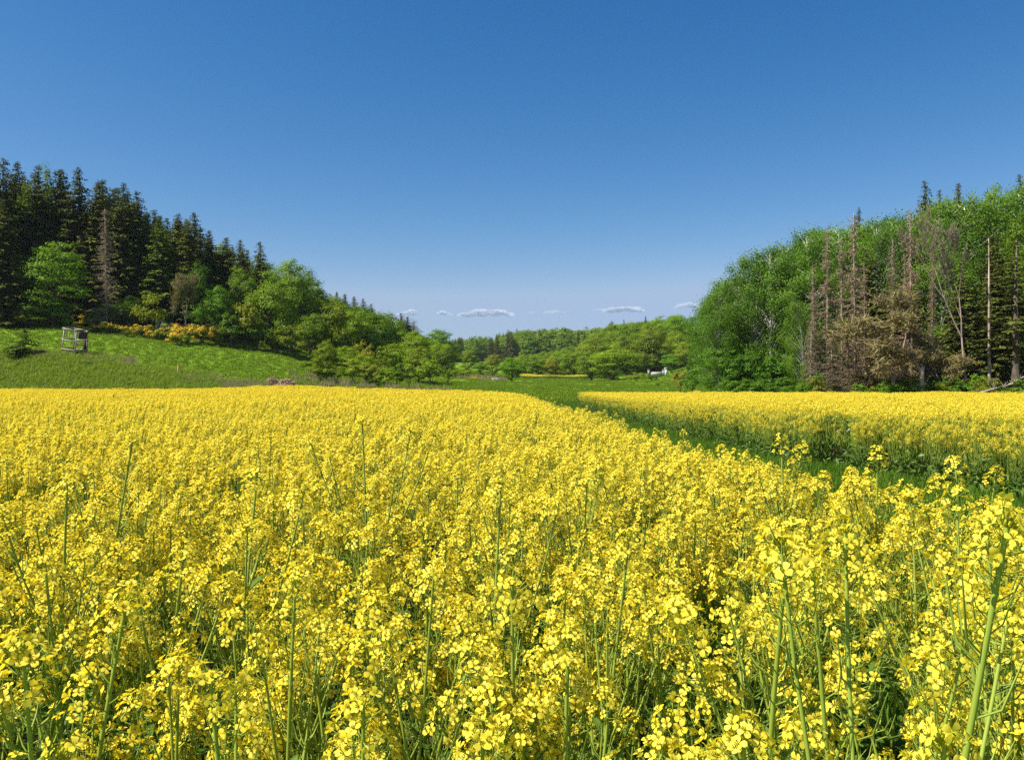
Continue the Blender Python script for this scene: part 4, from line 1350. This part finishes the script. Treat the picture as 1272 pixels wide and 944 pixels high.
sp_ = obj("wooden_stake", None or (lambda mb: (tube(mb, [(0, 0, -.1), (.03, 0, 1.3)], [.09, .08], 7), mb)[1])(MB()).mesh("wooden_stake", [M_REDWOOD]), None, at(221, 92))
tag(sp_, "short reddish wooden stake in the dry grass of the bank", "stake")
sp_ = obj("wooden_stake", (lambda mb: (tube(mb, [(0, 0, -.1), (-.03, 0, 1.5)], [.06, .05], 7), mb)[1])(MB()).mesh("wooden_stake", [M_DARKWOOD]), None, at(312, 88))
tag(sp_, "thin dark wooden stake beside the pale dry grass at the field's edge", "stake")

# two brushwood heaps
def heap(px, Y, w, h, seed, label):
    r = np.random.default_rng(seed)
    mb = MB()
    n = 420
    a = r.random(n) * 6.28; rr = np.sqrt(r.random(n))
    p = np.c_[np.cos(a) * rr * w / 2, np.sin(a) * rr * w / 3, h * (1 - rr ** 2) * (.65 + .35 * r.random(n))]
    d = np.c_[r.normal(0, 1, (n, 2)), r.normal(0, .25, n)]
    d = nrm(d)
    for k in range(n):
        L_ = r.uniform(.25, .7)
        tube(mb, [p[k] - d[k] * L_ * .5, p[k] + d[k] * L_ * .5], [.035, .022], 4)
    g = np.linspace(0, 6.283, 15)[:-1]
    v = [(0, 0, h * .85)] + [(math.cos(t) * w * .3, math.sin(t) * w * .2, h * .6) for t in g] + [(math.cos(t) * w * .5, math.sin(t) * w * .33, -.1) for t in g]
    k = len(g)
    mb.add(v, [[1 + x, 1 + k + x, 1 + k + (x + 1) % k, 1 + (x + 1) % k] for x in range(k)], [[0, 1 + x, 1 + (x + 1) % k] for x in range(k)])
    o = obj("brushwood_heap", mb.mesh("brushwood_heap", [rough_mat("brushwood", (.26, .16, .10), (.50, .36, .25), 4, .9, .5)]), None, at(px, Y))
    tag(o, label, "brushwood heap", "brushwood heaps at the field's edge")


heap(338, 90, 1.7, 1.0, 1, "pinkish brown brushwood heap beyond the field, left one of two touching")
heap(355, 90, 2.3, .95, 2, "pinkish brown brushwood heap beyond the field, right one of two touching")

# fallen trunks under the right wood
def log(px0, Y0, px1, Y1, up0, up1, r0, label):
    a, b = at(px0, Y0, up0), at(px1, Y1, up1)
    mb = MB()
    rr = np.random.default_rng(int(px0))
    c = limb(mb, (0, 0, 0), np.array(b - a), r0, r0 * .5, rr, .02, 7)
    for k in range(9):
        t = c[int(rr.integers(1, 5))]
        limb(mb, t, t + rr.normal(0, .4, 3) + (0, 0, .5), .03, .01, rr, .02, 4)
    tag(obj("fallen_trunk", mb.mesh("fallen_trunk", [M_PALEBARK]), None, a), label, "fallen trunk")


log(1212, 76, 1258, 77, .9, 1.7, .12, "pale fallen trunk lying by the field under the right wood")
log(1238, 77, 1275, 78, 1.0, 2.4, .09, "thin pale fallen trunk propped up by the right edge")

# white wall with end pillars, and a pillar of its own
wl = root_at("garden_wall", 815, 222)
wl.location.z += .4
tag(wl, "low white wall with two square end pillars across the meadow", "wall")
M_LIME = rough_mat("limewash", (0.26, 0.26, 0.24), (0.40, 0.40, 0.37), 2, 0.8, 0.2)
part("wall_panel", lambda mb: box(mb, (0, 0, .45), (3.6, .25, 1.2)), M_LIME, wl)
for sx in (-1, 1):
    part("pillar", lambda mb: (box(mb, (sx * 2.0, 0, .8), (.5, .5, 1.6)), box(mb, (sx * 2.0, 0, 1.66), (.62, .62, .12))), M_LIME, wl)
pl = obj("gate_pillar", (lambda mb: (box(mb, (0, 0, 1.1), (.6, .6, 2.3)), box(mb, (0, 0, 2.32), (.8, .8, .16)), mb)[2])(MB()).mesh("gate_pillar", [M_WHITE]), None, at(827, 222))
tag(pl, "single white square pillar right of the low white wall", "pillar")

# grey trough with a dark pump
tg = root_at("water_trough", 617, 172, R(8))
tag(tg, "low grey trough with a dark pump on the meadow left of the lone tree", "trough")
part("basin", lambda mb: (box(mb, (0, -.35, .3), (1.9, .12, .6)), box(mb, (0, .35, .3), (1.9, .12, .6)), box(mb, (-.95, 0, .3), (.12, .58, .6)), box(mb, (.95, 0, .3), (.12, .58, .6)), box(mb, (0, 0, .12), (1.8, .57, .1))), M_STONE, tg)
part("pump", lambda mb: (tube(mb, [(.35, .0, 0), (.35, .0, .8), (.35, 0, 1.05)], [.17, .15, .08], 8), tube(mb, [(.35, 0, .8), (.05, 0, .95), (-.1, 0, .75)], [.05, .05, .04], 6)), M_DARK, tg)

# small white house front deep in the far wood
hx = root_at("small_house", 760, 300)
hx.location.z = CAMZ + (HZ - 434) * 300 / F - 5.5
tag(hx, "tiny white house front peeping over the broad light green tree", "house")
def gable(mb):
    mb.add([(-1.1, 0, -6), (1.1, 0, -6), (1.1, 0, 5.0), (0, 0, 6.0), (-1.1, 0, 5.0), (-1.1, 3, -6), (1.1, 3, -6), (1.1, 3, 5.0), (0, 3, 6.0), (-1.1, 3, 5.0)],
           [[0, 1, 2, 4], [5, 9, 7, 6], [0, 4, 9, 5], [1, 6, 7, 2]], [[4, 2, 3], [9, 8, 7]])
part("wall", gable, M_WHITE, hx)
part("roof", lambda mb: (mb.add([(-1.25, -.1, 4.95), (0, -.1, 6.12), (0, 3.1, 6.12), (-1.25, 3.1, 4.95)], [[0, 1, 2, 3]]), mb.add([(1.25, -.1, 4.95), (0, -.1, 6.12), (0, 3.1, 6.12), (1.25, 3.1, 4.95)], [[0, 3, 2, 1]])), M_WHITE, hx)

# ---------------------------------------------------------------- clouds low over the horizon
def cloud_mat():
    m, n, out = mat_base("cloud_vapour")
    v = n.nodes.new("ShaderNodeVolumePrincipled")
    v.inputs['Color'].default_value = (1, 1, 1, 1)
    v.inputs['Density'].default_value = 0.0055
    v.inputs['Anisotropy'].default_value = 0.0
    n.links.new(v.outputs[0], out.inputs['Volume'])
    return m


M_CLOUD = cloud_mat()


def ball(mb, c, rad, k=10, n=8):
    th = np.linspace(0, math.pi, n); ph = np.arange(k) * 2 * math.pi / k
    v = np.array([[math.sin(t) * math.cos(p_), math.sin(t) * math.sin(p_), math.cos(t)] for t in th for p_ in ph]) * rad + c
    q = [[i * k + j, (i + 1) * k + j, (i + 1) * k + (j + 1) % k, i * k + (j + 1) % k] for i in range(n - 1) for j in range(k)]
    mb.add(v, q)


CD = 9000.0
for px, py, w, h, lab in [(508, 387, 22, 8, "small white cloud just above the left slope"), (508, 397, 18, 7, "faint low cloud half hidden behind the left slope"), (552, 388, 18, 6, "small white cloud left of the largest cloud"),
                          (605, 387, 66, 10, "largest long white cloud low over the valley gap"), (661, 388, 16, 3, "tiny faint cloud right of the largest cloud"), (689, 387, 26, 5, "thin flat cloud over the middle of the valley"),
                          (775, 383, 52, 9, "long flat cloud above the wooded far hill"), (745, 384, 20, 3, "wispy tail of cloud left of the long flat cloud"), (855, 378, 28, 8, "small cloud beside the right wood's edge")]:
    r = np.random.default_rng(px + py)
    mb = MB()
    u = CD / F
    for k in range(int(8 + w * .5)):
        t = r.uniform(-1, 1)
        hgt = h * u * (1 - t * t) ** .8
        rad = np.array([h * .75, h * .8, h * .26]) * u * r.uniform(.6, 1.15)
        ball(mb, np.array([t * w * .46 * u, r.normal(0, 20), r.random() * hgt * .62]), rad)
    o = obj("cloud", mb.mesh("cloud", [M_CLOUD], True), None, (X_of(px, CD), CD, CAMZ + (HZ - (py + h * .45)) * u))
    tag(o, lab, "cloud", "clouds low over the horizon")

# a bird high over the valley
bd = root_at("bird", 675, 60)
bd.location = (X_of(675, 420), 420, CAMZ + (HZ - 127) * 420 / F)
tag(bd, "tiny dark bird high in the blue sky", "bird")
def bird_body(mb):
    tube(mb, [(0, -.28, 0), (0, -.2, 0), (0, 0, .0), (0, .2, 0), (0, .42, .01)], [.015, .05, .07, .045, .02], 8)
part("body", bird_body, M_DARK, bd)
for sx in (-1, 1):
    part("wing", lambda mb: mb.add([(sx * .04, -.1, .03), (sx * .04, .12, .03), (sx * .35, .08, .12), (sx * .38, -.10, .13), (sx * .7, .08, .08), (sx * .04, -.1, .02), (sx * .04, .12, .02), (sx * .35, .08, .105), (sx * .38, -.10, .115)],
                                   [[0, 1, 2, 3], [5, 8, 7, 6]], [[3, 2, 4], [8, 4, 7]]), M_DARK, bd)
print("trees", n_trees[0], "objects", len(S.objects))

# ---------------------------------------------------------------- air between here and the far ridge
mh, nh, oh = mat_base("haze")
vh = nh.nodes.new("ShaderNodeVolumePrincipled")
vh.inputs['Color'].default_value = (0.80, 0.88, 1.0, 1)
vh.inputs['Density'].default_value = 0.00006
nh.links.new(vh.outputs[0], oh.inputs['Volume'])
mh.cycles.homogeneous_volume = True
mb = MB()
box(mb, (0, 1270, 44), (6900, 2760, 96))
tag(obj("haze", mb.mesh("haze", [mh])), "thin bluish summer haze filling the valley", "haze", None, 'stuff')
